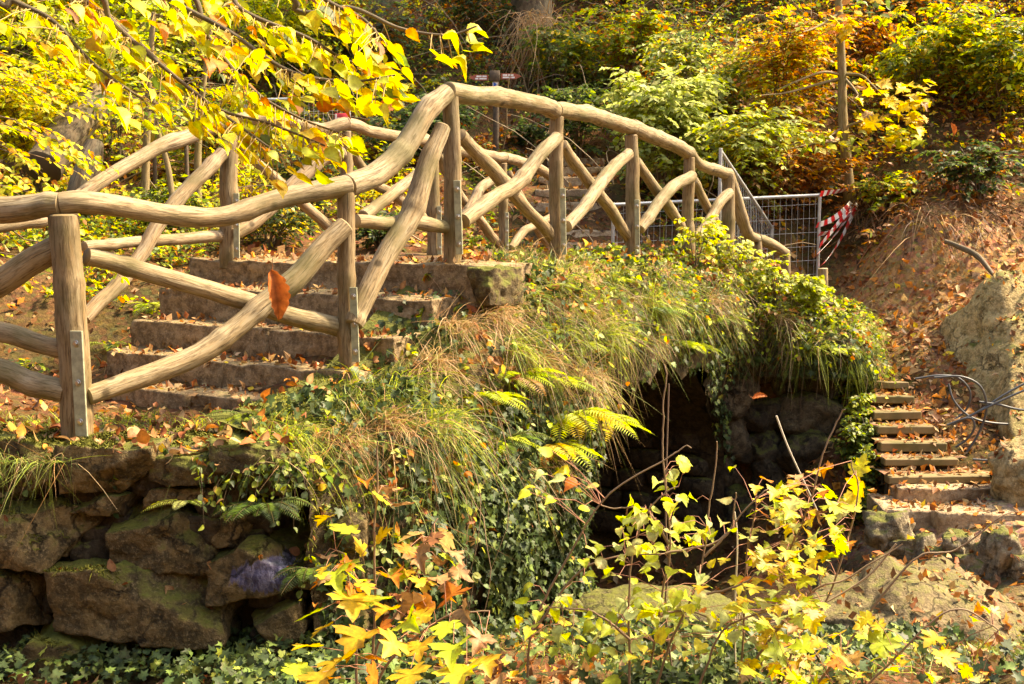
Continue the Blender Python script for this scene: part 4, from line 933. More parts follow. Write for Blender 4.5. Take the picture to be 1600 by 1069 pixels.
mb = MB(); box(mb, P(773, 119, 16.42), (0.075, 0.03, 0.075), bev=0.01); mb.build('clamp_block', M['pole_wood'], sp_)
mb = MB(); sign_plate(mb, P(769.5, 138, 16.43), P(777.5, 126.5, 16.43), 0.006); pl_ = mb.build('trail_plate', M['white'], sp_)
a = P(771, 132, 16.41); mb = MB(); mb.add([[a[0], a[1], a[2] + 0.04], [a[0], a[1], a[2] - 0.04], [a[0] + 0.05, a[1], a[2]], [a[0], a[1] + 0.006, a[2] + 0.04], [a[0], a[1] + 0.006, a[2] - 0.04], [a[0] + 0.05, a[1] + 0.006, a[2]]], t=[[0, 1, 2], [3, 5, 4]], q=[[0, 3, 4, 1], [1, 4, 5, 2], [2, 5, 3, 0]]); mb.build('arrow', M['blue'], pl_, smooth_=False)
TAPES = [((1282, 303), (1324, 297), 'uppermost tape running level from the fence post top to the trunk'), ((1276, 352), (1331, 317), 'loose upper tape of the slanting bundle on the fence post'), ((1280, 366), (1335, 319), 'second slanting tape below the loose upper one'),
         ((1281, 384), (1333, 321), 'middle slanting tape of the bundle'), ((1275, 400), (1336, 320), 'slanting tape next to the lowest one of the bundle'), ((1283, 415), (1339, 318), 'lowest and steepest tape of the slanting bundle')]
for k, (a, b2, lab) in enumerate(TAPES):
    p0, p1 = P(*a, 13.93), P(*b2, 14.85); n_ = 24; t = np.linspace(0, 1, n_)[:, None]; c = p0 + (p1 - p0) * t - np.array([0, 0, 0.05]) * (4 * t * (1 - t)) * (k % 3)
    tan = nrm(np.gradient(c, axis=0)); ang = (0.6 * k + 2.2 * t * ((-1) ** k))[:, :1]; s = nrm(np.cross(tan, [0, 1.0, 0.2])); s2 = np.cross(tan, s); w = (s * np.cos(ang * 0.35) + s2 * np.sin(ang * 0.35)) * 0.036
    th = np.cross(tan, nrm(w)) * 0.001
    v = np.stack([c - w - th, c + w - th, c + w + th, c - w + th], 1).reshape(-1, 3); i = np.arange(n_ - 1)[:, None] * 4; L = np.linalg.norm(p1 - p0) * np.linspace(0, 1, n_) / 0.24
    qs, uv = [], []
    for e in range(4):
        qs.append(np.concatenate([i + e, i + (e + 1) % 4, i + 4 + (e + 1) % 4, i + 4 + e], 1)); uv.append(np.stack([np.stack([np.zeros(n_ - 1), L[:-1]], 1), np.stack([np.ones(n_ - 1), L[:-1]], 1), np.stack([np.ones(n_ - 1), L[1:]], 1), np.stack([np.zeros(n_ - 1), L[1:]], 1)], 1).reshape(-1, 2))
    mb = MB(); mb.add(v, q=np.vstack(qs), uvq=np.vstack(uv)); tag(mb.build('barrier_tape', M['tape'], None, smooth_=False), lab.replace('tape', 'red and white tape', 1), 'tape', 'barrier tapes tied to the sapling')
mb = MB(); p_, _ = path_px([(1286, 420), (1287, 505)], 12.9); tube(mb, p_[::-1], 0.055, 14, bump=0.05, seed=3); tag(mb.build('wooden_stake', M['log'], None), 'short wooden stake standing below the taped fence post', 'stake')

# ------------------------------------------------------------------ where things root: rays onto the built ground and masonry
_v = np.vstack([GV, LV]); _f = [list(map(int, q)) for q in GQ] + [[int(i) + len(GV) for i in q] for q in LQ]
BVH = BVHTree.FromPolygons([tuple(x) for x in _v], _f)
def hit(px, py):
    d = pix_dir(px, py); h = BVH.ray_cast(Vector(EYE), Vector(d))
    if h[0] is None: return P(px, py, 20), np.array([0, 0, 1.0])
    n = np.array(h[1]); n = n if n @ d < 0 else -n
    return np.array(h[0]), n
def drop(x, y):
    return np.array([x, y, float(H(x, y)[0])])
def hnormal(x, y, e=0.06):
    a = (H(x + e, y) - H(x - e, y)) / (2 * e); b = (H(x, y + e) - H(x, y - e)) / (2 * e)
    return nrm(np.column_stack([-a, -b, np.ones(len(a))]))
# samples on the masonry loft
_q = LV[LQ]; _c = _q.mean(1); _nn = np.cross(_q[:, 2] - _q[:, 0], _q[:, 3] - _q[:, 1]); _A = np.linalg.norm(_nn, axis=1) / 2; _nn = nrm(_nn)
if (_nn * np.array([NV[0], NV[1], 0.6])).sum(1).mean() < 0: _nn = -_nn
_qv = Lv[LQ].mean(1); _qs = Ls[LQ].mean(1)
def on_bank(n, wf, rng):
    w = _A * wf(_qv, _qs, _c); w = np.maximum(w, 0); i = rng.choice(len(w), n, p=w / w.sum())
    a, b = rng.uniform(0, 1, (2, n, 1)); q = _q[i]
    p = q[:, 0] * (1 - a) * (1 - b) + q[:, 1] * a * (1 - b) + q[:, 2] * a * b + q[:, 3] * (1 - a) * b
    return p, _nn[i], _qs[i], _qv[i]
def on_ground(n, x0, x1, y0, y1, wf, rng):
    x = rng.uniform(x0, x1, n * 3); y = rng.uniform(y0, y1, n * 3); k = rng.uniform(0, 1, n * 3) < wf(x, y); x, y = x[k][:n], y[k][:n]
    return np.column_stack([x, y, H(x, y)])
def patch(x, y, sc, seed, lo=-0.1, hi=0.4):
    return smooth(lo, hi, fbm(np.column_stack([x, y, np.zeros(len(x))]) * sc, seed, 3))

# ------------------------------------------------------------------ forest behind: canopy trees, logs, saplings
def tree(name, label, base, h, r0, cc, cr, palette, nl=26, ntw=520, m=9, size=0.12, seed=0, lean=(0, 0), group='tall trees of the wooded hillside', bark='bark', twl=0.9):
    rng = np.random.default_rng(seed + 4000); base = np.asarray(base, float); t = thing(name, label, 'tree', base, group)
    top = base + np.array([lean[0], lean[1], h]); tr = np.array([base - [0, 0, 0.4], base + (top - base) * 0.3 + rng.normal(0, 0.06, 3), base + (top - base) * 0.65 + rng.normal(0, 0.1, 3), top])
    mb = MB(); tube(mb, tr, [r0 * 1.25, r0, r0 * 0.8, r0 * 0.3], 12, seg=40, bump=0.08, seed=seed, cap=False); mb.build('trunk', M[bark], t)
    cc = np.asarray(cc, float); u = rng.normal(size=(nl, 3)); u = u / np.linalg.norm(u, axis=1, keepdims=True); tip = cc + u * np.array(cr) * rng.uniform(0.6, 1.0, (nl, 1))
    f = rng.uniform(0.45, 0.98, nl)[:, None]; rt = base + (top - base) * f; tt = np.linspace(0, 1, 6)[None, :, None]
    mid = (rt + tip) / 2 + np.array([0, 0, 0.3]) + rng.normal(0, 0.2, (nl, 3)); limbs = (1 - tt) ** 2 * rt[:, None] + 2 * tt * (1 - tt) * mid[:, None] + tt ** 2 * tip[:, None]
    k = rng.integers(0, nl, ntw); q = rng.uniform(0.3, 1, ntw)[:, None]; S = (1 - q) ** 2 * rt[k] + 2 * q * (1 - q) * mid[k] + q ** 2 * tip[k]
    D = np.column_stack([rng.normal(0, 1, ntw), rng.normal(0, 1, ntw), rng.normal(0.1, 0.35, ntw)])
    tw, pos, d, n, sz = sprays(S, D, twl * rng.uniform(0.5, 1.2, ntw), m, size, rng, 0.25, 0.4)
    lb = MB(); tubes(lb, limbs, r0 * 0.22, 0.012, 5, (0.1, 0.065, 0.035)); tubes(lb, tw[:, ::2], 0.01, 0.003, 3, (0.1, 0.065, 0.035)); tag(lb.build('limb', M['twig'], t), kind='stuff')
    cb = MB(); put_leaves(cb, 'tiny', pos, d, n, sz, pal(palette, len(pos), rng), rng); tag(cb.build('crown', M['leaf'], t), kind='stuff'); return t
for k, (px, Y, h, r0, label, pl_, dx) in enumerate(((612, 20.5, 13, 0.22, 'dark trunk rising from the ivy slope left of the peak of the railing', {'YG': 2, 'G': 3, 'Y': 1}, 3.0), (828, 20, 14, 0.3, 'dark thick trunk behind the hanging dry vines', {'G': 3, 'YG': 2}, 3.5),
        (1468, 20, 14, 0.26, 'dark trunk at the upper right behind the yellow sprays', {'Y': 2, 'YG': 3, 'O': 1}, 1.5), (1120, 24, 15, 0.28, 'trunk high on the slope behind the pale green bush', {'YG': 3, 'Y': 2}, 2.0), (330, 21, 14, 0.2, 'slim trunk high on the slope behind the yellow overhanging leaves', {'Y': 3, 'YG': 2}, 2.0),
        (1640, 23, 15, 0.3, 'tall tree beyond the right frame edge shading the upper slope', {'G': 3, 'YG': 2}, 0.5), (940, 26, 15, 0.25, 'tall tree on the crest above the middle of the bridge', {'G': 2, 'YG': 2, 'O': 1}, 3.0))):
    b0 = drop((px - 800) / FPX * Y, Y); tree('forest_tree', label, b0, h, r0, b0 + np.array([dx, 0.5, h * 0.82]), (3.4, 3.2, 2.4), pl_, 26, 560, 9, 0.17, seed=k)
lg = thing('fallen_log', 'thick fallen log leaning on the left slope with sawn end', 'log', P(110, 210, 12.5)); mb = MB(); tube(mb, [P(66, 262, 11.6), P(110, 205, 12.2), P(168, 142, 13)], [0.2, 0.2, 0.18], 16, bump=0.07, seed=3); mb.build('trunk', M['bark'], lg)
lg = thing('tree_stump', 'rough broken stump standing below the fallen log', 'stump', P(132, 300, 11.4)); mb = MB(); tube(mb, [P(124, 330, 11.4), P(130, 290, 11.4), P(140, 255, 11.5), P(148, 224, 11.6)], [0.16, 0.13, 0.13, 0.09], 16, bump=0.18, seed=8); mb.build('trunk', M['bark'], lg)
st_ = thing('fallen_branch', 'bare fallen branch lying on the sandy bank above the boulder', 'branch', P(1500, 390, 13)); mb = MB(); tube(mb, [P(1476, 377, 13.2), P(1505, 388, 13.1), P(1530, 402, 12.9), P(1552, 430, 12.6)], [0.028, 0.034, 0.03, 0.02], 10, bump=0.15, seed=4, wob=0.02); mb.build('limb', M['bark'], st_)
for k, (p_, Y, r, lab) in enumerate((([(225, 345), (228, 250), (232, 150), (240, 20)], 12.2, 0.05, 'slim upright sapling stem left of the yellow board'), ([(272, 330), (262, 260), (246, 200), (238, 140)], 11.5, 0.035, 'thin leaning sapling stem crossing the yellow board'),
                                 ([(310, 330), (309, 250), (315, 160), (330, 40)], 13, 0.05, 'slim sapling stem right of the yellow board'))):
    w, _ = path_px(p_, Y); t = thing('sapling', lab, 'sapling', w[0], 'bare sapling stems on the left slope'); mb = MB(); tube(mb, w, [r, r * 0.85, r * 0.7, r * 0.5], 8, seg=30, bump=0.05, seed=k); mb.build('trunk', M['sapling_bark'], t)
    tp = w[-1]; rng = np.random.default_rng(60 + k); kk = 30; S = w[2] + (w[3] - w[2]) * rng.uniform(0, 1, (kk, 1)); D = np.column_stack([rng.normal(0, 1, kk), rng.normal(0, 1, kk), rng.normal(0, .2, kk)])
    tw, pos, d, n, sz = sprays(S, D, 0.7, 10, 0.09, rng); lb = MB(); tubes(lb, tw, 0.006, 0.002, 3); tag(lb.build('twig', M['twig'], t), kind='stuff'); cb = MB(); put_leaves(cb, 'tiny', pos, d, n, sz, pal({'YG': 3, 'Y': 2, 'G': 1}, len(pos), rng), rng); tag(cb.build('crown', M['leaf'], t), kind='stuff')

# the sapling the tapes are tied to
sp = thing('sapling', 'slender tree with pale bare side branches and yellow leaves tied with barrier tape', 'tree', P(1328, 305, 15)); rng = np.random.default_rng(77)
w, _ = path_px([(1329, 318), (1324, 270), (1317, 180), (1315, 100), (1311, 20), (1306, -70)], 15); mb = MB(); tube(mb, w, [0.085, 0.07, 0.062, 0.055, 0.05, 0.04], 14, bump=0.06, seed=2); mb.build('trunk', M['sapling_bark'], sp)
LB = [[(1314, 117), (1285, 113), (1250, 125), (1215, 140)], [(1314, 122), (1270, 134), (1230, 145), (1190, 149)], [(1318, 116), (1345, 118), (1362, 132), (1380, 150)], [(1319, 122), (1335, 140), (1340, 150), (1332, 156)], [(1312, 20), (1290, 35), (1270, 45), (1255, 50)],
      [(1316, 200), (1290, 215), (1250, 222), (1215, 235)], [(1319, 200), (1345, 190), (1390, 180), (1440, 182)], [(1320, 225), (1300, 222), (1265, 226), (1235, 232)], [(1318, 60), (1340, 30), (1350, 5), (1352, -20)]]
for p_ in LB:
    w, _ = path_px(p_, np.array([15, 14.85, 14.7, 14.5])); mb = MB(); tube(mb, w, [0.022, 0.017, 0.012, 0.006], 7, seg=24); mb.build('limb', M['sapling_bark'], sp)
def px_cluster(n, x0, x1, y0, y1, Y, dY, rng):
    x = rng.uniform(x0, x1, n); y = rng.uniform(y0, y1, n); Yv = Y + rng.normal(0, dY, n)
    return np.array([P(a, b, c) for a, b, c in zip(x, y, Yv)])
for n_, bx, kind, sz_, pl_ in ((70, (1335, 1455, 125, 200), 'maple', 0.17, {'Y': 3, 'BY': 3, 'YG': 1, 'T': 1}), (90, (1215, 1350, 205, 238), 'oval', 0.13, {'YG': 4, 'BY': 2, 'PG': 1}), (30, (1385, 1440, 200, 225), 'maple', 0.15, {'YG': 2, 'BY': 2}), (26, (1290, 1330, 30, 60), 'maple', 0.15, {'Y': 2, 'O': 1, 'BY': 1}), (50, (1300, 1420, -5, 30), 'oval', 0.13, {'Y': 2, 'G': 1, 'O': 1})):
    p_ = px_cluster(n_, *bx, 14.6, 0.25, rng); leaf_objects(sp, kind, p_, np.column_stack([rng.normal(0.4, 0.7, n_), rng.normal(-0.5, 0.5, n_), rng.normal(-0.3, 0.3, n_)]), nrm(np.column_stack([rng.normal(0, .3, n_), rng.normal(-0.3, .3, n_), np.ones(n_)])), sz_ * rng.uniform(0.6, 1.15, n_), pl_, rng, mx=75)

# ------------------------------------------------------------------ shrubs of the hillside
HS = [(1030, 330, 98, 78, {'PG': 6, 'GY': 1, 'YG': 1}, 300, 0.15, 'pale green broad leaved bush above the middle of the near railing'), (1125, 345, 150, 95, {'YG': 3, 'PG': 3, 'Y': 1, 'GY': 2}, 320, 0.13, 'yellow green bush right of the pale green one'),
      (1095, 225, 55, 90, {'GY': 3, 'G': 2, 'PG': 2, 'Y': 1}, 260, 0.13, 'green bush on the slope above the pale green one'), (1215, 250, 35, 95, {'O': 3, 'Y': 3, 'YG': 2, 'T': 1}, 300, 0.13, 'orange and yellow bush behind the slender taped tree'),
      (1245, 345, 205, 70, {'O': 3, 'T': 3, 'Y': 1, 'B': 2}, 220, 0.11, 'low rusty orange bush just above the taped fence panel'), (1170, 350, 235, 55, {'B': 2, 'T': 2, 'GY': 2, 'PG': 1}, 160, 0.1, 'brown twiggy bush beside the edge on fence panel'),
      (905, 255, 135, 55, {'G': 3, 'DG': 3, 'GY': 1}, 150, 0.12, 'dark green low bush right of the signpost'), (690, 250, 150, 60, {'DG': 4, 'G': 2}, 160, 0.12, 'dark ivy mound left of the signpost'), (870, 150, 25, 65, {'G': 3, 'GY': 2, 'Y': 1}, 150, 0.14, 'thin green bush beside the hanging dry vines'),
      (985, 140, 20, 60, {'GY': 3, 'YG': 2, 'O': 1}, 140, 0.14, 'green and orange sprays high above the pale bush'), (1440, 170, 20, 80, {'YG': 4, 'Y': 2, 'G': 2}, 170, 0.15, 'bright green sprays high right of the slender tree'), (1565, 190, 45, 85, {'G': 3, 'YG': 3, 'Y': 2}, 190, 0.16, 'green bush at the upper right frame edge'),
      (1480, 130, 45, 75, {'Y': 3, 'BY': 1, 'O': 1}, 90, 0.14, 'flat yellow sprays hanging before the dark upper right trunk'), (1530, 320, 225, 60, {'DG': 3, 'G': 2, 'B': 1}, 110, 0.12, 'dark low bush above the sandy bank'), (1385, 330, 270, 35, {'YG': 3, 'G': 2, 'Y': 1}, 70, 0.11, 'small yellow green plant at the foot of the taped tree'),
      (630, 270, 175, 50, {'DG': 3, 'G': 2}, 130, 0.12, 'dark bush behind the end of the red notice fence'), (480, 350, 230, 70, {'DG': 3, 'G': 2, 'B': 1}, 150, 0.1, 'dark bush in front of the notice fence'), (570, 130, 0, 75, {'DG': 3, 'B': 2, 'G': 2}, 150, 0.14, 'dark brownish bush at the top behind the yellow leaf tips'),
      (60, 320, 60, 110, {'Y': 3, 'YG': 4, 'BY': 3}, 330, 0.11, 'yellow green bush at the left frame edge over the fallen log'), (185, 260, 20, 110, {'YG': 5, 'G': 1, 'BY': 2, 'PG': 1}, 300, 0.12, 'light green bush above the fallen log'), (330, 300, 130, 80, {'G': 3, 'YG': 2, 'O': 1}, 200, 0.1, 'green bush around the yellow board'),
      (30, 120, -40, 110, {'YG': 3, 'Y': 3, 'G': 1}, 280, 0.14, 'tall yellow bush in the upper left corner'), (200, 110, -50, 120, {'YG': 5, 'G': 1, 'BY': 3}, 300, 0.14, 'green bush at the top behind the dark overhanging twig'), (430, 140, -40, 100, {'YG': 5, 'G': 1, 'BY': 3}, 260, 0.13, 'yellow green bush at the top behind the bright leaves'),
      (270, 380, 290, 45, {'G': 3, 'GY': 2, 'YG': 1}, 110, 0.08, 'low green plant under the far railing left of the steps'), (420, 385, 315, 60, {'G': 2, 'DG': 2, 'Y': 1}, 120, 0.08, 'low green plant under the far railing above the steps'), (590, 390, 330, 50, {'DG': 3, 'G': 3}, 130, 0.08, 'ivy clump between the railings behind the top step'),
      (830, 230, 195, 40, {'DG': 3, 'G': 2}, 80, 0.1, 'dark leafy clump right of the signpost foot'), (760, 70, -20, 60, {'DG': 2, 'G': 2, 'O': 1}, 120, 0.13, 'dark sprays at the top above the signpost'),
      (1330, 130, 30, 60, {'O': 3, 'B': 2, 'Y': 1}, 120, 0.13, 'rusty sprays behind the slender tree top'), (1400, 60, -20, 70, {'DG': 2, 'O': 2, 'G': 1}, 120, 0.14, 'dark orange sprays at the top right of the slender tree')]
for k, (px, yb_, yt, rp, pl_, ntw, sz_, lab) in enumerate(HS):
    b0, _ = hit(px, min(yb_, 395)); Y = b0[1]; h = (yb_ - yt) / FPX * Y; r = rp / FPX * Y
    shrub('hillside_bush', lab, b0, h, r * 1.3, pl_, 11, int(ntw * 1.15), 14, sz_ * 0.74, 'tiny', seed=k, group='bushes of the hillside', stem_r=0.012, twl=0.6, droop=0.3, tilt=0.28)
rng = np.random.default_rng(12)
# low undergrowth, litter
def undergrowth(name, n, x0, x1, y0, y1, wf, palette, size, h, rng, m=7):
    p = on_ground(n, x0, x1, y0, y1, wf, rng); p = p[~((np.abs(p[:, 0] - 0.85) < 0.8) & (p[:, 1] < 17.6) & (p[:, 1] > 13.4))]; K = len(p); D = np.column_stack([rng.normal(0, .6, K), rng.normal(-0.3, .6, K), rng.uniform(0.5, 1.3, K)])
    tw, pos, d, nn, sz = sprays(p, D, h * rng.uniform(0.5, 1.3, K), m, size, rng, 0.5, 0.4); mb = MB(); tubes(mb, tw[:, ::2], 0.004, 0.0015, 3, (0.13, 0.09, 0.04))
    put_leaves(mb, 'tiny', pos, d, nn, sz, pal(palette, len(pos), rng), rng); return tag(mb.build(name, M['leaf']), kind='stuff')
hillw = lambda x, y: smooth(12.8, 15, y - 0.0 * x) * patch(x, y, 0.55, 44, -0.15, 0.25) * (1 - np.exp(-((x - 0.9) / 0.75) ** 2) * (y < 17.2)) * (1 - ((x > 3.2) & (y < 14.6)))
undergrowth('green_undergrowth', 3600, -9, 10, 12.5, 24, hillw, {'G': 3, 'DG': 3, 'GY': 2, 'YG': 1}, 0.085, 0.45, rng, 9)
undergrowth('rusty_undergrowth', 4400, -9, 11, 14, 25, lambda x, y: 0.12 + patch(x, y, 0.6, 90, -0.15, 0.35), {'O': 2, 'B': 4, 'T': 2, 'Y': 1, 'RB': 3, 'DB': 1, 'YG': .6}, 0.085, 0.5, rng, 10)
undergrowth('golden_undergrowth', 3600, 1.5, 10, 15.2, 24, lambda x, y: 0.25 + 0.75 * patch(x, y, 0.8, 95, -0.3, 0.2), {'Y': 2, 'BY': 1, 'YG': 3, 'O': 3, 'GY': 3, 'T': 2, 'B': 2}, 0.075, 0.8, rng, 11)
undergrowth('tall_green_undergrowth', 3000, -9, 5, 15.5, 25, lambda x, y: 0.15 + 0.85 * patch(x, y, 0.7, 97, -0.2, 0.2), {'G': 4, 'GY': 2, 'YG': 1, 'DG': 5, 'O': .6}, 0.075, 0.75, rng, 11)
undergrowth('pale_yellow_sprays', 1500, -9, -1.2, 12.2, 21, lambda x, y: 0.2 + 0.8 * patch(x, y, 0.9, 99, -0.3, 0.2), {'YG': 5, 'BY': 4, 'Y': 2, 'GY': 1, 'PG': 1}, 0.075, 1.1, rng, 13)
undergrowth('left_bank_undergrowth', 1700, -6.5, -2.9, 7.2, 13, lambda x, y: 0.6 * patch(x, y, 0.9, 19, -0.2, 0.3) * (sd_poly(x, y, np.array([bp(-3, -2.6), bp(0.2, -2.6), bp(0.2, 3), bp(-3, 3)])) < -0.1), {'G': 3, 'GY': 2, 'YG': 4, 'BY': 1, 'O': 1, 'DG': 1}, 0.06, 0.38, rng, 9)
undergrowth('terrace_undergrowth', 260, -0.6, 2.2, 12.6, 14, lambda x, y: np.full(len(x), .7), {'G': 3, 'GY': 2, 'YG': 2}, 0.07, 0.25, rng)
p = on_ground(260, -7, 9, 12.5, 21, lambda x, y: .8 * (1 - ((x > 3) & (y < 15.6))), rng); K = len(p); t = np.linspace(0, 1, 6)[None, :, None]; D = np.column_stack([rng.normal(0, .7, K), rng.normal(-.2, .5, K), rng.uniform(0.5, 1.3, K)]); Lq = rng.uniform(0.5, 2.0, K)[:, None, None]
w = p[:, None] + D[:, None] * Lq * t - np.array([0, 0, 0.5]) * Lq * t ** 2 + np.cumsum(rng.normal(0, 0.03, (K, 6, 3)), 1); mb = MB(); tubes(mb, w, 0.009, 0.003, 4, (0.26, 0.19, 0.11)); tag(mb.build('dead_twigs', M['twig']), kind='stuff')
def litter(name, p, nn, size, palette, rng, lift=0.012, kind='tiny', tilt=0.35):
    K = len(p); d = rng.normal(0, 1, (K, 3)); nn = nrm(nn + rng.normal(0, tilt, (K, 3))); mb = MB()
    put_leaves(mb, kind, p + nn * lift, d, nn, size * rng.uniform(0.5, 1.25, K), pal(palette, K, rng, 0.3), rng, 2.0, 0.3); return tag(mb.build(name, M['dry_leaf']), kind='stuff')
LITP = {'B': 4, 'O': 3, 'T': 3, 'DB': 1, 'RB': 2, 'LT': 1, 'Y': 0.5}
p = on_ground(24000, -10, 11, 10.5, 26, lambda x, y: 0.25 + 0.75 * patch(x, y, 0.7, 70, -0.3, 0.3), rng); litter('hillside_leaf_litter', p, hnormal(p[:, 0], p[:, 1]), 0.12, LITP, rng)
p = on_ground(5200, 2.9, 7.0, 6.4, 15, lambda x, y: (0.15 + 0.85 * patch(x, y, 1.1, 71, -0.2, 0.4)) * (sd_poly(x, y, POLY) < 0.15) * np.where((y > 9.0) & (y < 9.7), 0.35, 1), rng); litter('path_leaf_litter', p, hnormal(p[:, 0], p[:, 1]), 0.085, LITP, rng, 0.015)
p = on_ground(5200, -6, 4, 4.4, 8, lambda x, y: (0.3 + 0.7 * patch(x, y, 1.2, 72, -0.2, 0.4)) * (sd_poly(x, y, POLY) < 0.1), rng); litter('gully_leaf_litter', p, hnormal(p[:, 0], p[:, 1]), 0.08, LITP, rng)
p = on_ground(1500, -5, -1.4, 5.95, 8, lambda x, y: np.full(len(x), .8), rng); litter('terrace_leaf_litter', p, hnormal(p[:, 0], p[:, 1]), 0.065, LITP, rng, 0.015)
p = on_ground(1500, -6.5, -2.7, 8, 12, lambda x, y: np.full(len(x), .8), rng); litter('left_slope_leaf_litter', p, hnormal(p[:, 0], p[:, 1]), 0.08, LITP, rng, 0.015)
# litter lying on the steps and the deck: dropped onto what is there
bpy.context.view_layer.update(); DG = bpy.context.evaluated_depsgraph_get()
def dropped(pts, zt, zb=-3):
    out, no = [], []
    for x, y in pts:
        ok, loc, nn, _, o, _ = SC.ray_cast(DG, Vector((x, y, zt)), Vector((0, 0, -1)), distance=zt - zb)
        if ok and nn.z > 0.6: out.append(loc); no.append(nn)
    return np.array(out), np.array(no)
def no_rail(nn): return nn
xy = np.array([bp(s_, n_) for s_, n_ in zip(rng.uniform(-2.3, 0.6, 2600), rng.uniform(-2.45, 0.2, 2600))])
_rails = [o for o in bpy.data.objects if o.parent in (near, far)]
def dropped_on(objs, pts, zt):
    vs, fs = [], []; o_ = 0
    for o in objs:
        me = o.data; co = np.zeros(len(me.vertices) * 3, np.float32); me.vertices.foreach_get('co', co); co = co.reshape(-1, 3) + np.array(o.matrix_world.translation)
        vs += [tuple(c) for c in co]; fs += [[i + o_ for i in f.vertices] for f in me.polygons]; o_ += len(co)
    tr = BVHTree.FromPolygons(vs, fs); out, no = [], []
    for x, y in pts:
        h = tr.ray_cast(Vector((x, y, zt)), Vector((0, 0, -1)))
        if h[0] is not None and abs(h[1].z) > 0.5: out.append(h[0]); no.append(h[1] * (1 if h[1].z > 0 else -1))
    return np.array(out), np.array(no)
p, nn = dropped_on([o for o in bpy.data.objects if o.parent == stairs] + [o for o in bpy.data.objects if o.parent == bridge and o.name.startswith('deck')], xy, 3); litter('step_leaf_litter', p, nn, 0.06, {'B': 4, 'O': 2, 'T': 4, 'LT': 3, 'RB': 2, 'Y': 0.5}, rng, 0.008)
xy = np.column_stack([rng.uniform(3.3, 5.2, 2300), rng.uniform(9.0, 13.3, 2300)])
p, nn = dropped_on([o for o in bpy.data.objects if o.parent in (ts, pathst) or (o.parent and o.parent.parent == ts)] + [ground], xy, 3); litter('timber_step_leaf_litter', p, nn, 0.075, {'B': 4, 'O': 4, 'T': 4, 'LT': 3, 'RB': 2, 'Y': 0.6}, rng, 0.01)
xy = np.column_stack([rng.uniform(0, 1.6, 1500), rng.uniform(13.6, 17.4, 1500)]); p, nn = dropped_on([o for o in bpy.data.objects if o.parent == hs_], xy, 5); litter('hill_step_leaf_litter', p, nn, 0.09, LITP, rng, 0.01)
xy = np.column_stack([rng.uniform(2.2, 7.0, 12000), rng.uniform(5.8, 12.6, 12000)]); p, nn = dropped_on([o for o in bpy.data.objects if o.name.startswith(('boulder', 'rock'))], xy, 4)
k = rng.uniform(0, 1, len(p)) < 0.45 + 0.6 * patch(p[:, 0], p[:, 1], 1.9, 8, -0.2, 0.4); litter('boulder_leaf_litter', p[k], nn[k], 0.075, LITP, rng, 0.01)

# ------------------------------------------------------------------ growth on the bridge bank
def bank_moss():
    mb = MB(); p, nn, s, v = on_bank(26000, lambda v, s, c: smooth(0.62, 0.3, v) * (0.1 + smooth(-0.15, 0.35, fbm(c * 1.6, 13, 3))), rng)
    blades(mb, p - nn * 0.004, nn + rng.normal(0, 0.55, p.shape), rng.uniform(0.015, 0.05, len(p)), 0.0045, np.clip(np.array([[0.15, 0.15, 0.02]]) * rng.uniform(0.5, 1.7, (len(p), 1)) + rng.uniform(0, 0.03, (len(p), 3)) * [1, 1, 0.2], 0, 1), rng, 0.3, 2)
    tag(mb.build('moss', M['moss'], bridge), kind='stuff')
bank_moss()
xy = np.column_stack([rng.uniform(-3.0, -1.1, 420), rng.uniform(5.66, 6.35, 420)]); p, nn = dropped_on([o for o in bpy.data.objects if o.parent == wall] + [ground], xy, 2.0); litter('wall_top_leaf_litter', p, nn, 0.07, LITP, rng, 0.02, 'oval', 0.5)
n_ = 26000; x = rng.uniform(-2.9, -1.1, n_); y = rng.uniform(5.6, 6.3, n_); k = rng.uniform(0, 1, n_) < patch(x, y, 2.2, 61, -0.4, 0.3); xy = np.column_stack([x, y])[k]
p, nn = dropped_on([o for o in bpy.data.objects if o.parent == wall] + [ground], xy, 2.0); n_ = len(p); mb = MB()
blades(mb, p, nn * 0.6 + rng.normal(0, .6, p.shape) + [0, -0.2, 0.2], rng.uniform(0.01, 0.045, n_), 0.004, np.clip(np.array([[0.11, 0.11, 0.02]]) * rng.uniform(0.4, 1.6, (n_, 1)), 0, 1), rng, 0.5, 2)
tag(mb.build('moss', M['moss'], wall), kind='stuff')
# grass of the bank, and hanging over its edge
def clumps(name, nc, per, wf, rng, Lr=(0.14, 0.42), down=0.0, dr=(0.5, 1.4)):
    p, nn, s, v = on_bank(nc, wf, rng); PS, DS, LS_, CS = [], [], [], []
    kinds = [{'LT': 4, 'T': 2, 'GY': 2}, {'G': 4, 'B': 1, 'LT': 1, 'GY': 2}, {'YG': 3, 'GY': 3, 'LT': 1}, {'G': 3, 'GY': 3}, {'LT': 2, 'GY': 2, 'YG': 1}, {'DG': 2, 'G': 3}]
    for k in range(nc):
        m = int(per * rng.uniform(0.4, 1.4)); L = rng.uniform(*Lr); r_ = rng.uniform(0.02, 0.07); lean = rng.normal(0, 0.45, 3)
        PS.append(p[k] + rng.normal(0, r_, (m, 3)) - nn[k] * 0.02); DS.append(nn[k] * 0.8 + lean + rng.normal(0, 0.55, (m, 3)) + [0.05, -0.05, 0.35 - down]); LS_.append(L * rng.uniform(0.35, 1.15, m)); CS.append(pal(kinds[rng.integers(6)], m, rng, 0.3))
    PS = np.vstack(PS); mb = MB(); blades(mb, PS, np.vstack(DS), np.concatenate(LS_), rng.uniform(0.0013, 0.0034, len(PS)), np.vstack(CS), rng, rng.uniform(*dr, len(PS)), 4); return tag(mb.build(name, M['grass']), kind='stuff')
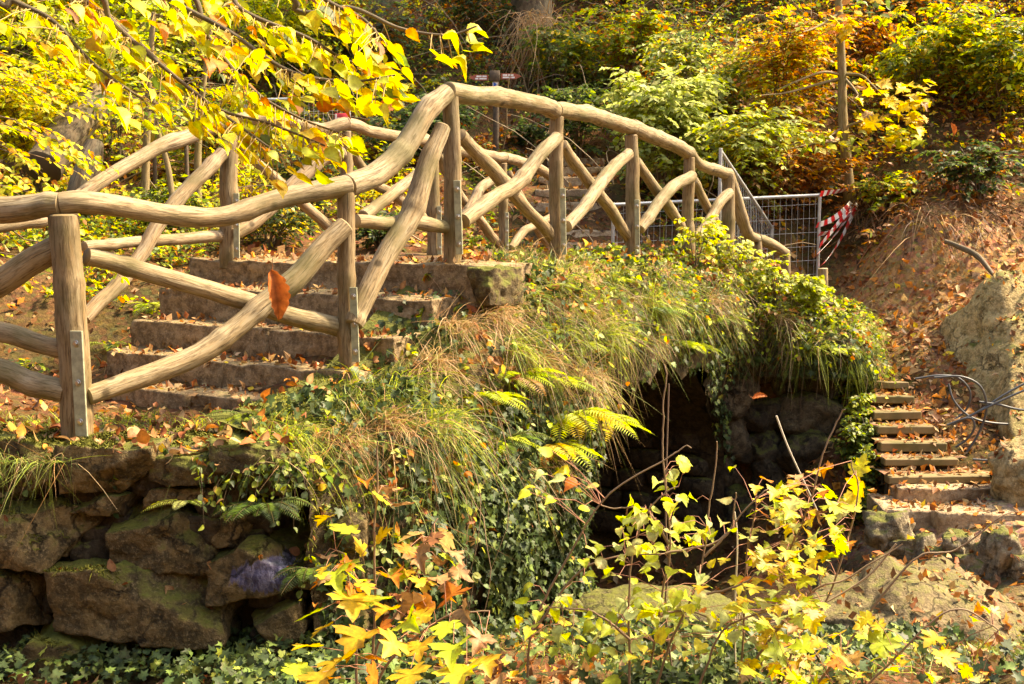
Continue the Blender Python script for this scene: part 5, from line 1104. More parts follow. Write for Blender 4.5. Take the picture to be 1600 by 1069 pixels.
clumps('bank_grass', 120, 90, lambda v, s, c: smooth(0.05, 0.15, v) * smooth(0.62, 0.34, v) * (s < 4.9) * (0.15 + smooth(-0.2, 0.3, fbm(c * 1.3, 23, 3))), rng)
clumps('hanging_grass', 150, 80, lambda v, s, c: (v > 0.24) * (v < 0.6) * (s > 0.8), rng, (0.10, 0.30), 0.4, (0.7, 1.6))
# ivy
p, nn, s, v = on_bank(15000, lambda v, s, c: (0.2 * (v > 0.05) + smooth(0.36, 0.56, v) * 1.0) * (0.25 + 0.75 * smooth(-2.15, -1.8, s)) * ((s < 1.0) + 0.3 * (s > 2.2)) * (0.25 + smooth(-0.3, 0.2, fbm(c * 1.7, 37, 3))), rng)
n_ = len(p); d = rng.normal(0, 0.5, p.shape) + [0, 0, -1.0] + nn * 0.2; lift = rng.uniform(0.01, 0.13, n_)[:, None]
mb = MB(); put_leaves(mb, 'ivy', p + nn * lift, d, nrm(nn + rng.normal(0, 0.38, p.shape) + [0, 0, 0.25]), rng.uniform(0.03, 0.075, n_), pal({'DG': 8, 'G': 1.6, 'GY': 0.4}, n_, rng, 0.4), rng); tag(mb.build('ivy', M['leaf_thick']), kind='stuff')
p = on_ground(9000, -3.2, 2.6, 4.5, 7.6, lambda x, y: (sd_poly(x, y, POLY) < -0.05) * (0.08 + 0.92 * patch(x, y, 1.6, 38, -0.25, 0.3)), rng); n_ = len(p); p[:, 2] += rng.uniform(0.02, 0.16, n_)
mb = MB(); put_leaves(mb, 'ivy', p, rng.normal(0, 1, p.shape), nrm(rng.normal(0, .4, p.shape) + [0, -0.3, 1]), rng.uniform(0.03, 0.07, n_), pal({'DG': 7, 'G': 2.5, 'GY': 0.8}, n_, rng, 0.35), rng); tag(mb.build('ground_ivy', M['leaf_thick']), kind='stuff')
p = on_ground(5000, -1.5, 3.8, 4.3, 7.4, lambda x, y: (sd_poly(x, y, POLY) < -0.05) * patch(x, y, 1.0, 52, -0.2, 0.3), rng); mb = MB(); blades(mb, p, rng.normal(0, .45, p.shape) + [0, 0, 1], rng.uniform(0.06, 0.2, len(p)), 0.0025, pal({'G': 3, 'GY': 3, 'YG': 1}, len(p), rng, 0.3), rng, 0.6, 3); tag(mb.build('gully_grass', M['grass']), kind='stuff')
p = on_ground(2600, -3.4, -1.2, 5.85, 6.9, lambda x, y: patch(x, y, 1.6, 53, -0.2, 0.3), rng); mb = MB(); blades(mb, p, rng.normal(0, .5, p.shape) + [0, -0.2, 1], rng.uniform(0.05, 0.16, len(p)), 0.0025, pal({'G': 3, 'GY': 3, 'YG': 2}, len(p), rng, 0.3), rng, 0.7, 3); tag(mb.build('terrace_grass', M['grass']), kind='stuff')
p = on_ground(150, -3.0, -1.1, 5.66, 6.0, lambda x, y: (0.08 + 0.92 * smooth(-1.75, -1.3, x)) * patch(x, y, 2.6, 63, -0.1, 0.3), rng); p[:, 2] = np.maximum(p[:, 2], 0.76 + rng.uniform(-0.05, 0.06, len(p))); K = len(p)
tw, pos, d, n2, sz = sprays(p, np.column_stack([rng.normal(0, .5, K), rng.normal(-.7, .4, K), rng.normal(0.2, .5, K)]), rng.uniform(0.08, 0.26, K), 8, 0.042, rng, 0.8, 0.5); mb = MB(); tubes(mb, tw, 0.003, 0.001, 3, (0.15, 0.1, 0.05)); put_leaves(mb, 'oval', pos, d, n2, sz, pal({'G': 4, 'DG': 3, 'GY': 3, 'YG': 1, 'T': 0.4}, len(pos), rng), rng); tag(mb.build('wall_top_herbs', M['leaf']), kind='stuff')
p = on_ground(700, -3.0, -1.1, 5.62, 5.95, lambda x, y: patch(x, y, 2.8, 64, 0.0, 0.4), rng); p[:, 2] = np.maximum(p[:, 2], 0.78); mb = MB(); blades(mb, p, np.column_stack([rng.normal(0, .5, len(p)), rng.normal(-.6, .4, len(p)), rng.normal(0.6, .4, len(p))]), rng.uniform(0.08, 0.3, len(p)), 0.002, pal({'GY': 3, 'G': 2, 'LT': 2, 'T': 1}, len(p), rng, 0.3), rng, rng.uniform(.6, 1.5, len(p)), 4); tag(mb.build('wall_top_grass', M['grass']), kind='stuff')
K = 900; px = rng.uniform(1330, 1570, K); py = rng.normal(318, 22, K); ok = [hit(a, b) for a, b in zip(px, py)]; p = np.array([o[0] for o in ok]); nn = np.array([o[1] for o in ok]); mb = MB()
blades(mb, p, nn * 0.5 + rng.normal(0, .4, p.shape) + [0, -0.5, -0.3], rng.uniform(0.2, 0.7, K), 0.005, pal({'DB': 3, 'B': 2, 'T': 1}, K, rng, 0.3), rng, 1.0, 4); tag(mb.build('hanging_roots', M['twig']), kind='stuff')
# small mixed herbs all over the top of the bank
p, nn, s, v = on_bank(1500, lambda v, s, c: smooth(0.04, 0.12, v) * smooth(0.75, 0.4, v) * (0.3 + (s > 1.0) * 0.5 + (s > 4) * 1.0), rng); K = len(p); D = nn * 0.8 + rng.normal(0, 0.5, p.shape) + [0, 0, 0.3]
tw, pos, d, n2, sz = sprays(p, D, rng.uniform(0.1, 0.35, K), 8, 0.05, rng, 0.7, 0.45); mb = MB(); tubes(mb, tw, 0.003, 0.001, 3, (0.15, 0.1, 0.05)); put_leaves(mb, 'oval', pos, d, n2, sz, pal({'YG': 3, 'GY': 3, 'G': 3, 'PG': 1, 'O': 0.4, 'T': 0.5}, len(pos), rng), rng); tag(mb.build('bank_herbs', M['leaf']), kind='stuff')
p, nn, s, v = on_bank(2400, lambda v, s, c: (v < 0.7) * (0.2 + smooth(-0.2, 0.3, fbm(c * 1.9, 83, 3))), rng); litter('bank_leaf_litter', p, nn, 0.075, {'B': 3, 'O': 3, 'T': 4, 'RB': 2, 'Y': 1}, rng, 0.05, 'oval', 0.6)
# bare creepers hanging down the face and over the arch
K = 170; p, nn, s, v = on_bank(K, lambda v, s, c: (v > 0.24) * (v < 0.42) * np.where(s > 1.2, 1.0, 0.5), rng); t = np.linspace(0, 1, 9)[None, :, None]; L = rng.uniform(0.4, 1.1, K)[:, None, None]
w = p[:, None] + nn[:, None] * (0.05 + 0.25 * np.sin(np.pi * t * 0.8)) * rng.uniform(0.3, 1.2, (K, 1, 1)) + np.array([0, 0, -1.0]) * L * t ** 1.3 + np.cumsum(rng.normal(0, 0.018, (K, 9, 3)), 1); mb = MB(); tubes(mb, w, 0.004, 0.0015, 4, (0.2, 0.13, 0.07)); tag(mb.build('bare_creepers', M['twig']), kind='stuff')

OUT = np.array([NV[0], NV[1], 0.1])
TS = [(705, 515, 'LT', 0.36, 420, 'straw coloured tussock right of the second near post'), (765, 495, 'LT', 0.34, 420, 'straw tussock below the mossy end block of the top step'), (625, 605, 'GR', 0.42, 300, 'green tussock with long arching blades below the second near post'), (600, 665, 'T', 0.34, 380, 'dry brown tussock over the ivy below the green arching one'),
      (900, 590, 'LT', 0.38, 360, 'large straw tussock spilling over the left edge of the dark arch'), (830, 560, 'T', 0.36, 320, 'dry tussock left of the large straw one'), (1010, 470, 'GR', 0.34, 260, 'green tussock hanging over the crown of the arch'), (1215, 500, 'LT', 0.34, 300, 'dry tussock on the right pier below the last railing posts'),
      (440, 680, 'GR', 0.3, 220, 'green tussock at the right end of the left wall top'), (520, 690, 'T', 0.36, 320, 'dry tussock hanging at the corner of the left wall'), (840, 710, 'LT', 0.3, 220, 'straw tussock low on the bank beside the arch'), (680, 660, 'GR', 0.38, 260, 'yellow green tussock in the middle of the bank'), (790, 540, 'GR', 0.34, 260, 'yellow green tussock right of the straw ones on the bank'), (670, 575, 'LT', 0.4, 420, 'straw tussock between the green arching one and the top ones'), (560, 610, 'GR', 0.3, 200, 'green tussock at the foot of the second near post'), (940, 520, 'GR', 0.36, 260, 'green tussock at the left shoulder of the arch'), (1150, 530, 'LT', 0.26, 200, 'dry tussock drooping over the right end of the arch'), (1270, 540, 'GR', 0.28, 220, 'green tussock on the pier top'), (1000, 530, 'LT', 0.26, 220, 'straw tussock drooping over the crown of the arch'), (1100, 470, 'LT', 0.3, 220, 'small dry tussock above the right side of the arch')]
for k, (px, py, ty, L, n_, lab) in enumerate(TS):
    b0, nn = hit(px, py); pl_ = {'LT': {'LT': 5, 'T': 2, 'GY': 1}, 'T': {'T': 4, 'LT': 2, 'B': 1, 'GY': 1}, 'GR': {'YG': 3, 'GY': 3, 'G': 2, 'LT': 1}}[ty]
    tussock(lab, b0, OUT + nn * 0.3, n_, L, pl_, k, droop=1.0, w=0.0026, rad=0.07)
tussock('bundle of dry hanging vines on the dark trunk at the top', P(838, 30, 19.3), (0, -1, 0), 160, 1.5, {'LT': 3, 'T': 3}, 40, None, droop=1.2, w=0.006, rad=0.16, name='hanging_vines', upw=-0.2)
FE = [(880, 655, OUT + [0.3, 0, 0], 9, 0.5, {'YG': 3, 'Y': 2}, 'large yellowing fern leaning over the left edge of the arch'), (850, 700, OUT + [0.2, 0, 0], 7, 0.42, {'Y': 2, 'YG': 3, 'O': .5}, 'yellow fern low beside the arch'), (800, 590, OUT, 7, 0.36, {'YG': 3, 'T': 1}, 'yellow green fern in the middle of the bank'),
      (335, 690, (0.1, -1, 0.2), 6, 0.3, {'G': 3, 'GY': 2}, 'green fern on the wall top below the stone steps'), (292, 785, (0.25, -1, -0.2), 4, 0.2, {'GY': 3, 'PG': 1}, 'small bright fern growing from a joint of the dark wall'), (415, 790, (0.1, -1, 0.1), 12, 0.25, {'G': 3, 'DG': 1}, 'dense green fern clump on the wall above the painted stone'),
      (1020, 490, OUT, 8, 0.36, {'G': 3, 'GY': 2}, 'green fern hanging above the arch'), (1120, 500, OUT, 8, 0.34, {'G': 3, 'GY': 2}, 'green fern at the right shoulder of the arch'), (960, 510, OUT, 7, 0.32, {'G': 3, 'DG': 1}, 'dark green fern left of the arch crown'), (235, 478, (0.2, -1, 0.5), 6, 0.28, {'YG': 3, 'GY': 1}, 'light fern beside the left end of the stone steps'),
      (170, 540, (0.3, -1, 0.5), 6, 0.26, {'YG': 2, 'GY': 2}, 'yellow green fern between the left railing post and the steps'), (485, 890, (0.3, -1, 0), 8, 0.24, {'DG': 3, 'G': 1}, 'dark fern right of the painted stone'), (1345, 660, (0.6, -1, 0.3), 7, 0.28, {'G': 2, 'GY': 2}, 'fern on the pier beside the timber steps'), (870, 450, OUT, 6, 0.26, {'GY': 2, 'YG': 2}, 'small fern under the third near post'),
      (1300, 545, (0.5, -1, 0.2), 7, 0.26, {'YG': 2, 'GY': 2}, 'fern on top of the pier beside the upper timber steps'), (930, 660, OUT + [0.4, 0, 0.1], 9, 0.44, {'YG': 3, 'BY': 2}, 'bright fern with fronds reaching right in front of the dark arch'), (860, 600, OUT, 8, 0.36, {'YG': 3, 'GY': 2}, 'fern between the two straw tussocks left of the arch'), (760, 620, OUT, 7, 0.34, {'GY': 3, 'YG': 2}, 'fern in the grass in the middle of the bank'), (1070, 540, OUT, 9, 0.36, {'GY': 3, 'YG': 2}, 'light fern drooping over the top of the dark arch'),
      (900, 540, OUT, 7, 0.32, {'GY': 3, 'G': 2}, 'fern above the large straw tussock'), (1170, 560, OUT, 8, 0.32, {'G': 3, 'YG': 1}, 'fern hanging beside the pier stones'), (960, 440, OUT + [0, 0, .3], 7, 0.26, {'YG': 3, 'GY': 2}, 'small fern under the fifth near post'), (780, 690, OUT, 7, 0.36, {'YG': 2, 'G': 2}, 'fern in the ivy below the middle of the bank'),
      (380, 650, (0.3, -1, 0.5), 5, 0.24, {'GY': 2, 'G': 2}, 'upright fern at the foot of the lowest stone step')]
for k, (px, py, o_, n_, L, pl_, lab) in enumerate(FE):
    b0, nn = hit(px, py)
    if px < 420 and py > 700: b0 = P(px, py, 5.66)
    if px == 485: b0 = P(px, py, 5.7)
    fern(lab, b0, o_, n_, L, pl_, k)
BS = [(1085, 420, 330, 55, {'YG': 4, 'BY': 1, 'PG': 3}, 45, 0.055, 'leafy young shrub before the sixth near post'), (1150, 440, 350, 50, {'YG': 3, 'PG': 3, 'BY': 1}, 42, 0.055, 'yellow green shrub before the end of the near railing'), (1215, 470, 400, 45, {'YG': 3, 'PG': 3, 'GY': 1}, 40, 0.055, 'shrub around the last low railing post'),
      (1262, 500, 425, 34, {'YG': 3, 'GY': 2, 'PG': 2}, 80, 0.06, 'leafy shrub at the short wooden stake'), (1250, 560, 505, 36, {'GY': 3, 'YG': 2, 'G': 2}, 100, 0.055, 'bramble mound on the right pier top'), (1300, 640, 580, 26, {'G': 3, 'GY': 2, 'YG': 1}, 100, 0.05, 'green growth down the pier edge beside the timber steps'),
      (1335, 740, 660, 28, {'G': 3, 'GY': 2}, 90, 0.05, 'green growth at the foot of the pier beside the lowest timber steps'), (1180, 540, 470, 45, {'GY': 3, 'G': 2, 'T': 1}, 80, 0.05, 'mixed growth over the right shoulder of the arch'), (800, 450, 400, 35, {'DG': 3, 'G': 2}, 60, 0.05, 'ivy growth beside the mossy end of the top step'), (1050, 600, 545, 30, {'YG': 2, 'G': 3}, 16, 0.06, 'few bright leaves hanging before the dark arch')]
for k, (px, yb_, yt, rp, pl_, ntw, sz_, lab) in enumerate(BS):
    b0, nn = hit(px, yb_)
    if b0[1] > 14: b0 = P(px, yb_, 12.2)
    Y = b0[1]; shrub('bank_shrub', lab, b0, (yb_ - yt) / FPX * Y, rp / FPX * Y, pl_, 6, ntw, 9, sz_, 'oval', seed=200 + k, group='small shrubs growing on the bridge', stem_r=0.006, twl=0.6, low=0.1)

for k, (x_, y_, h_, r_, lab) in enumerate(((3.22, 10.15, 0.34, 0.2, 'fresh green plant left of the lowest timber step'), (3.38, 10.55, 0.5, 0.22, 'green herb clump left of the third timber step'), (3.5, 10.95, 0.6, 0.24, 'tall green growth against the pier corner beside the timber steps'), (3.58, 11.35, 0.45, 0.17, 'yellow green growth at the pier corner beside the middle timber steps'), (3.66, 11.9, 0.3, 0.16, 'leafy growth leaning over the left ends of the upper timber steps'))):
    shrub('bank_shrub', lab, drop(x_, y_), h_, r_, {'GY': 3, 'G': 3, 'YG': 2 + (k > 2) * 2, 'DG': 1}, 7, 70, 9, 0.05, 'oval', seed=260 + k, group='small shrubs growing on the bridge', stem_r=0.006, twl=0.6, low=0.05)

# ------------------------------------------------------------------ overhanging lime branch, upper left
rng = np.random.default_rng(91)
lime = thing('lime_tree', 'overhanging branch with big yellow leaves at the upper left', 'tree', drop(-2.7, 3.1)); b0 = np.array(lime.location)
mb = MB(); tube(mb, [b0 - [0, 0, .3], b0 + [0.05, 0, 1.5], b0 + [0.12, 0.1, 3.2], b0 + [0.2, 0.1, 5.2]], [0.16, 0.13, 0.11, 0.07], 14, seg=50, bump=0.07, cap=False); mb.build('trunk', M['bark'], lime)
TW = [([(60, -60), (130, -5), (190, 38), (240, 90), (330, 160), (420, 205), (505, 232)], 3.0, 75), ([(200, -60), (280, 5), (360, 62), (450, 108), (545, 128), (610, 112)], 2.9, 66), ([(400, -50), (470, 8), (540, 25), (620, 42), (690, 58), (735, 48)], 3.1, 9), ([(110, -40), (180, 40), (280, 122), (360, 190), (440, 240)], 2.8, 50),
      ([(300, -60), (380, 10), (470, 65), (545, 95), (600, 90)], 3.2, 62), ([(-40, -40), (30, 10), (90, 45), (140, 100), (225, 150)], 2.7, 32), ([(440, -60), (510, -5), (560, 30), (600, 60)], 3.0, 42), ([(250, -50), (330, 60), (400, 140), (470, 190), (540, 215)], 3.3, 65)]
lm_ = [b0 + np.array([0.18, 0.05, z]) for z in (3.0, 3.4, 3.9)]
LP, LD, LN, LS = [], [], [], []
for k, (p_, Y, nl) in enumerate(TW):
    w, _ = path_px(p_, Y); w = w + rng.normal(0, 0.01, w.shape); full = np.vstack([lm_[k % 3], (lm_[k % 3] + w[0]) / 2 + [0, 0, 0.12], w])
    mb = MB(); tube(mb, full, [0.028, 0.016, 0.008, 0.006, 0.004, 0.0025], 8, seg=70, bump=0.05, seed=k); mb.build('limb', M['bark'], lime)
    nl = int(nl * 1.75); c = catmull(w, 60); t = rng.uniform(0.08, 1.0, nl); i = (t * 59).astype(int); tan = nrm(np.gradient(c, axis=0))[i]; sg = np.where(rng.uniform(0, 1, nl) < 0.5, 1, -1)[:, None]
    side = np.cross(tan, [0, -0.25, 1.0]) ; ax_ = nrm(tan * rng.uniform(0.3, 1.0, (nl, 1)) + side * sg * rng.uniform(0.1, 0.7, (nl, 1)) + np.array([0.55, 0, -0.5]) * rng.uniform(0.3, 1.3, (nl, 1)))
    off = rng.uniform(0.01, 0.15, (nl, 1)); base_ = c[i] + ax_ * 0.012 + (side * sg * 0.5 + [0, 0, -0.45]) * off + np.column_stack([np.zeros(nl), rng.normal(0, 0.08, nl), np.zeros(nl)])
    pt = MB(); tubes(pt, np.stack([c[i], (c[i] + base_) / 2 + [0, 0, 0.006], base_], 1), 0.0016, 0.0011, 4, (0.3, 0.2, 0.06)); tag(pt.build('leaf_stalks', M['twig'], lime), kind='stuff')
    LP.append(base_); LD.append(ax_); LN.append(nrm(rng.normal(0, 0.36, (nl, 3)) + [0.5, 0.05, 0.75])); LS.append(0.052 * rng.uniform(0.55, 1.15, nl))
leaf_objects(lime, 'round', np.vstack(LP), np.vstack(LD), np.vstack(LN), np.concatenate(LS), {'Y': 4, 'BY': 6, 'YG': 6, 'O': 1.4, 'G': 0.8, 'B': 0.5}, rng, 5, 290)
# beech sprays reaching in from the left edge
bt = thing('beech_branch', 'fine yellow beech sprays reaching in at the left frame edge above the railing', 'branch', drop(-5.2, 8.4)); b0 = np.array(bt.location)
mb = MB(); tube(mb, [b0 - [0, 0, .2], b0 + [0, 0, 1.5], b0 + [0.2, 0, 3.5]], [0.07, 0.06, 0.04], 10, seg=30, bump=0.05, cap=False); mb.build('trunk', M['bark'], bt)
S, D = [], []
for x, y, dx, dy in ((-60, 180, 1, .35), (-60, 215, 1, .45), (-50, 120, 1, .2), (-60, 270, 1, .5), (-60, 320, 1, .35), (-60, 380, 1, .25), (-80, 240, 1, .3), (-60, 150, 1, .5), (-60, 60, 1, .3), (-60, 90, 1, .35), (-50, 20, 1, .3), (20, 230, 1, .6), (0, 180, 1, .4), (10, 380, 1, .2), (-40, 400, 1, .12), (30, 195, 1, .25), (-30, 290, 1, .3)):
    for e in range(2): S.append(P(x + rng.normal(0, 20), y + rng.normal(0, 10), 8 + rng.normal(0, .4))); D.append([dx, rng.normal(0, .4), -dy * 0.4])
S = np.array(S); tw, pos, d, n, sz = sprays(S, np.array(D), rng.uniform(0.5, 0.9, len(S)), 26, 0.062, rng, 0.3, 0.35); mb = MB(); tubes(mb, tw, 0.005, 0.0015, 4)
tubes(mb, np.stack([np.tile(b0 + [0.05, 0, 1.4], (len(S), 1)) + np.column_stack([np.zeros(len(S)), np.zeros(len(S)), rng.uniform(0, 1.8, len(S))]), (S + b0 + [0, 0, 2]) / 2, S], 1), 0.012, 0.005, 5); tag(mb.build('twig', M['twig'], bt), kind='stuff')
mb = MB(); put_leaves(mb, 'oval', pos, d, n, sz, pal({'Y': 3, 'BY': 4, 'YG': 4, 'O': 1}, len(pos), rng), rng); tag(mb.build('foliage', M['leaf'], bt), kind='stuff')

# ------------------------------------------------------------------ foreground saplings
def px_plant(name, label, cat, stems, rs_, leaves, kind, palette, rng, root, mx=290, stem_c=(0.2, 0.13, 0.07), nvar=5, petiole=True, flat=0.35, face=-0.15, scale=1.0):
    """stems: list of (pixel polyline, depth); leaves: (px, py, depth, size px[, colour key])"""
    t = thing(name, label, cat, root); sp_all = []
    for k, (p_, Y) in enumerate(stems):
        w, _ = path_px(p_, Y); mb = MB(); n_ = max(12, int(len(p_) * 8)); c = catmull(w, n_); c[1:-1] += np.cumsum(rng.normal(0, 0.0015, (n_ - 2, 3)), 0); tube(mb, c, [rs_, rs_ * 0.45], 7, seg=n_, c=np.array(stem_c), cap=True); mb.build('stem', M['twig'], t); sp_all.append(c)
    allp = np.vstack(sp_all); pos, d, nn, sz, cols, pet = [], [], [], [], [], []
    for lf in leaves:
        tip = P(lf[0], lf[1], lf[2]); L = lf[3] * scale / FPX * lf[2]; a = allp[np.argmin(((allp - tip) ** 2).sum(1) + 0.6 * np.maximum(0, allp[:, 2] - tip[2]) ** 2)]
        v = tip - a; v[2] *= 0.25; v = v + rng.normal(0, 0.05, 3); v = v / np.linalg.norm(v); v[2] -= rng.uniform(0.05, 0.5); v /= np.linalg.norm(v)
        b_ = tip - v * L * 0.5; pos.append(b_); d.append(v); nn.append(nrm(rng.normal(0, flat, 3) + [0, face, 1.0])); sz.append(L); cols.append(lf[4] if len(lf) > 4 else None)
        pet.append([a, (a + b_) / 2 + [0, 0, 0.02], b_])
    if petiole:
        pm = MB(); tubes(pm, np.array(pet), 0.0016, 0.0011, 4, (0.32, 0.14, 0.08)); tag(pm.build('leaf_stalks', M['twig'], t), kind='stuff')
    pos, d, nn, sz = map(np.array, (pos, d, nn, sz)); fx = np.array([c is not None for c in cols])
    for key in sorted({c for c in cols if c}):
        k = np.array([c == key for c in cols]); leaf_objects(t, kind, pos[k], d[k], nn[k], sz[k], {key: 1}, rng, nvar, mx)
    if (~fx).any(): leaf_objects(t, kind, pos[~fx], d[~fx], nn[~fx], sz[~fx], palette, rng, nvar, mx)
    return t
rng = np.random.default_rng(17)
ML = [(600, 782, 4.4, 60, 'BY'), (632, 788, 4.4, 55, 'T'), (572, 752, 4.4, 42, 'O'), (605, 765, 4.5, 34, 'T'), (532, 824, 4.3, 70, 'YG'), (505, 812, 4.4, 50, 'Y'), (560, 852, 4.4, 50, 'Y'), (640, 838, 4.5, 60, 'LT'), (600, 835, 4.4, 55, 'Y'), (696, 848, 4.5, 60, 'LT'), (655, 872, 4.4, 70, 'T'), (690, 875, 4.4, 50, 'T'), (615, 902, 4.3, 50, 'O'), (722, 898, 4.4, 60, 'T'),
      (525, 905, 4.2, 80, 'YG'), (480, 962, 4.2, 70, 'YG'), (500, 985, 4.2, 60, 'Y'), (550, 945, 4.1, 95, 'Y'), (590, 938, 4.2, 70, 'YG'), (660, 915, 4.3, 60, 'Y'), (640, 945, 4.2, 70, 'T'), (705, 925, 4.3, 70, 'O'), (640, 975, 4.0, 75, 'YG'), (695, 985, 4.0, 80, 'YG'), (725, 962, 4.1, 70, 'T'), (748, 1003, 4.0, 60, 'LT'), (555, 1003, 3.9, 95, 'Y'), (612, 1010, 3.9, 80, 'BY'), (520, 1042, 3.8, 105, 'Y'),
      (475, 1010, 4.0, 70, 'Y'), (655, 1015, 3.9, 80, 'Y'), (590, 985, 4.0, 60, 'O'), (705, 1020, 3.8, 95, 'YG'), (720, 1055, 3.7, 110, 'BY'), (460, 1048, 3.9, 75, 'YG'), (498, 1068, 3.7, 80, 'Y'), (640, 1060, 3.7, 90, 'Y'), (580, 1065, 3.7, 80, 'O'), (680, 905, 4.3, 60, 'T'), (540, 880, 4.3, 45, 'O'), (760, 1040, 3.9, 60, 'Y'), (510, 870, 4.3, 40, 'T'), (560, 905, 4.2, 55, 'BY'), (670, 845, 4.5, 50, 'T'), (715, 870, 4.4, 45, 'T'), (575, 915, 4.25, 50, 'T'), (625, 930, 4.3, 50, 'B'), (600, 955, 4.1, 60, 'Y'), (660, 950, 4.2, 55, 'O')]
for _ in range(24): ML.append((rng.uniform(500, 740), rng.uniform(840, 1060), rng.uniform(4.1, 4.6), rng.uniform(30, 60)))
px_plant('maple_sapling', 'young maple with yellow and curled brown leaves before the ivy', 'sapling', [([(560, 1180), (578, 1060), (585, 940), (584, 830), (588, 740), (590, 690)], 4.4), ([(560, 1180), (585, 1020), (630, 940), (672, 850), (684, 810)], 4.45), ([(555, 1170), (552, 1040), (540, 930), (525, 860)], 4.35), ([(565, 1170), (600, 1050), (690, 970), (765, 955)], 4.2)], 0.007, ML, 'maple', {'Y': 3, 'YG': 2, 'O': 2, 'T': 2, 'B': 1}, rng, drop(-0.58, 4.35), flat=0.4, face=-0.05, scale=0.66)
HL = []
for cx, cy, n_, sx, sy in ((1000, 830, 16, 50, 40), (1060, 780, 10, 40, 40), (960, 880, 14, 60, 30), (1020, 960, 26, 60, 35), (1080, 960, 16, 60, 30), (900, 960, 16, 60, 30), (990, 1000, 12, 80, 30), (1060, 860, 8, 40, 30), (870, 760, 8, 40, 30), (1140, 980, 14, 50, 40), (850, 990, 10, 40, 30), (1110, 830, 6, 25, 20), (1000, 800, 5, 20, 15), (1060, 740, 5, 20, 20)):
    for _ in range(int(n_ * 1.4)): HL.append((rng.normal(cx, sx * .7), rng.normal(cy, sy * .7), rng.uniform(4.3, 4.9), rng.uniform(24, 44)))
HST = [([(820, 1150), (830, 990), (880, 880), (945, 780), (1040, 725), (1080, 700)], 4.6), ([(985, 1160), (985, 1000), (990, 880), (1020, 800), (1060, 760)], 4.5), ([(1000, 1150), (1028, 960), (1045, 850), (1036, 740), (1034, 640), (1038, 570)], 4.7), ([(1000, 1180), (1040, 1030), (1085, 930), (1100, 870), (1112, 780), (1120, 690)], 4.5), ([(830, 990), (900, 900), (960, 870), (1040, 865)], 4.6), ([(1040, 865), (1120, 845), (1160, 800), (1200, 765)], 4.6),
       ([(1060, 1180), (1100, 1050), (1130, 980), (1210, 950), (1290, 930)], 4.4), ([(985, 1000), (930, 960), (860, 950)], 4.4), ([(1045, 850), (1005, 795), (940, 790)], 4.7), ([(1085, 930), (1150, 915), (1190, 890)], 4.5), ([(1100, 870), (1140, 830), (1150, 770)], 4.5), ([(1030, 960), (1080, 955), (1130, 975)], 4.5)]
px_plant('hazel_shrub', 'hazel with pale yellow green leaves before the dark arch', 'shrub', HST, 0.006, HL, 'round', {'PG': 5, 'YG': 5, 'GY': 1, 'BY': 2, 'O': 0.3}, rng, drop(0.55, 4.4), mx=290, scale=0.7)
RL = [(1345, 725, 4.6, 65, 'BY'), (1338, 765, 4.6, 60, 'Y'), (1240, 745, 4.7, 50, 'T'), (1275, 738, 4.7, 45, 'Y'), (1300, 772, 4.6, 60, 'YG'), (1320, 790, 4.6, 75, 'BY'), (1275, 805, 4.6, 60, 'T'), (1265, 840, 4.5, 60, 'Y'), (1310, 850, 4.5, 85, 'YG'), (1230, 830, 4.6, 50, 'BY'), (1290, 870, 4.5, 50, 'Y'), (1240, 880, 4.5, 50, 'BY'), (1215, 900, 4.5, 55, 'YG'), (1290, 735, 4.6, 40, 'O'), (1385, 1005, 4.2, 80, 'YG'), (1455, 1000, 4.1, 60, 'BY'), (1480, 1030, 4.0, 70, 'BY'),
      (1270, 975, 4.3, 60, 'BY'), (1250, 1010, 4.2, 70, 'YG'), (1210, 1020, 4.2, 70, 'YG'), (1310, 1030, 4.2, 60, 'Y'), (1340, 1050, 4.1, 60, 'BY'), (1170, 1050, 4.1, 70, 'YG'), (1240, 1060, 4.0, 70, 'Y'), (1200, 750, 4.8, 40, 'O'), (1180, 800, 4.7, 45, 'YG'), (1165, 840, 4.7, 50, 'PG')]
for _ in range(190):
    y = rng.uniform(760, 1065); RL.append((rng.normal(1230 + 20 * math.sin(y / 40), 42), y, rng.uniform(4.2, 4.9), rng.uniform(24, 56)))
for _ in range(50): RL.append((rng.uniform(1150, 1560), rng.uniform(940, 1066), rng.uniform(4.0, 4.5), rng.uniform(26, 52)))
RST = [([(1180, 1180), (1195, 1010), (1230, 880), (1268, 780), (1290, 700), (1320, 640)], 4.6), ([(1190, 1180), (1240, 1010), (1290, 940), (1340, 780), (1330, 720)], 4.5), ([(1150, 1180), (1160, 1000), (1165, 880), (1180, 780)], 4.7), ([(1200, 1160), (1300, 1040), (1420, 880), (1500, 860), (1580, 800)], 4.4), ([(1120, 1120), (1250, 940), (1330, 900), (1410, 850)], 4.5), ([(1200, 1150), (1330, 1090), (1480, 960), (1560, 985)], 4.2)]
px_plant('maple_sapling', 'young maple with pale yellow leaves before the pier and path rocks', 'sapling', RST, 0.006, RL, 'maple', {'BY': 5, 'YG': 3, 'PG': 3, 'Y': 2, 'LT': 1, 'O': .4}, rng, drop(1.0, 4.4), flat=0.4, face=-0.05, scale=0.58)
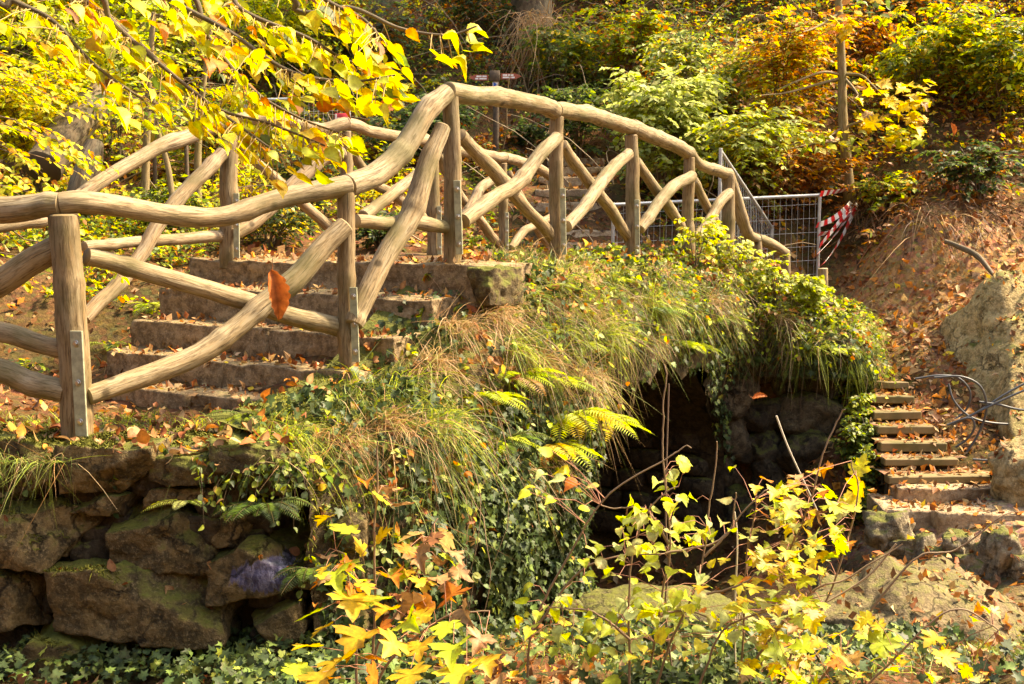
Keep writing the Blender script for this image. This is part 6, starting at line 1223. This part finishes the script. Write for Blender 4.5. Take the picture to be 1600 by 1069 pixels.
# bare stems before the arch
for k, (p_, Y, lab, c_) in enumerate((([(1213, 650), (1232, 700), (1262, 765), (1278, 800)], 5.4, 'short pale dead stick leaning before the pier stones', (0.5, 0.45, 0.36)), ([(1150, 1100), (1148, 960), (1152, 850), (1148, 800)], 4.9, 'straight pale dead stem standing between the hazel and the right maple', (0.45, 0.4, 0.3)),
                                     ([(1060, 1120), (1040, 960), (1045, 880), (1040, 800), (1045, 600)], 5.0, 'tall thin dark twig rising before the middle of the dark arch', (0.13, 0.08, 0.05)), ([(1400, 850), (1350, 905), (1250, 960), (1150, 985)], 5.0, 'long bare twig slanting across the low boulder', (0.3, 0.2, 0.11)))):
    w, _ = path_px(p_, Y)
    t = thing('bare_stem', lab, 'twig', w[0] if w[0][2] < w[-1][2] else w[-1], 'bare stems before the arch'); mb = MB(); tube(mb, w, [0.005, 0.0035], 7, seg=30, c=np.array(c_), bump=0.04, seed=k); mb.build('stem', M['twig'], t)
# leaves caught in the air
for p_, L, c_, dd, nn, lab in ((P(432, 462, 4.0), 0.19, 'O', (0.1, 0.15, -1), (0.5, -0.8, 0.1), 'large orange brown leaf falling before the crossed braces'), (P(1188, 620, 6), 0.09, 'O', (1, 0.2, 0.1), (0.1, -0.5, 0.8), 'small orange leaf falling before the dark arch'), (P(1489, 203, 8), 0.1, 'O', (0.3, 0.2, -1), (0.4, -0.8, 0.1), 'orange leaf falling before the upper right slope')):
    t = thing('falling_leaf', lab, 'leaf', p_); d_ = nrm(np.array(dd, float)); s_ = nrm(np.cross(d_, np.array(nn, float))); n_ = np.cross(s_, d_)
    a, b_ = np.meshgrid(np.linspace(-1, 1, 13), np.linspace(0, 1, 19)); wd = 0.30 * np.sin(np.pi * b_ ** 0.8) ** 0.75 * (1 + 0.10 * np.sin(b_ * 40) * np.abs(a)); roll = a * 1.5; x = wd * np.sin(roll) / 1.5; z = wd * (1 - np.cos(roll)) / 1.5 - 0.35 * (b_ - 0.5) ** 2 + 0.03 * np.cos(b_ * 34) * np.abs(a)
    v = p_ + L * (x[..., None] * s_ + (b_ - 0.5)[..., None] * d_ + z[..., None] * n_); i = (np.arange(18)[:, None] * 13 + np.arange(12)[None]).ravel(); v = v.reshape(-1, 3)
    cv = np.array([0.42, 0.125, 0.028]) * (1 + 0.35 * noise3(v * 40, 3))[:, None] * np.where(np.abs(a.ravel()) < 0.1, 0.7, 1.0)[:, None]
    mb = MB(); mb.add(v, q=np.stack([i, i + 1, i + 14, i + 13], 1), c=np.clip(cv, 0, 0.9)); e0 = p_ - d_ * L / 2; tubes(mb, np.stack([e0, e0 - d_ * L * .15 + n_ * .01, e0 - d_ * L * 0.3 + n_ * .03])[None], 0.0016, 0.001, 4, (0.3, 0.12, 0.05)); mb.build('blade', M['dry_leaf'], t)
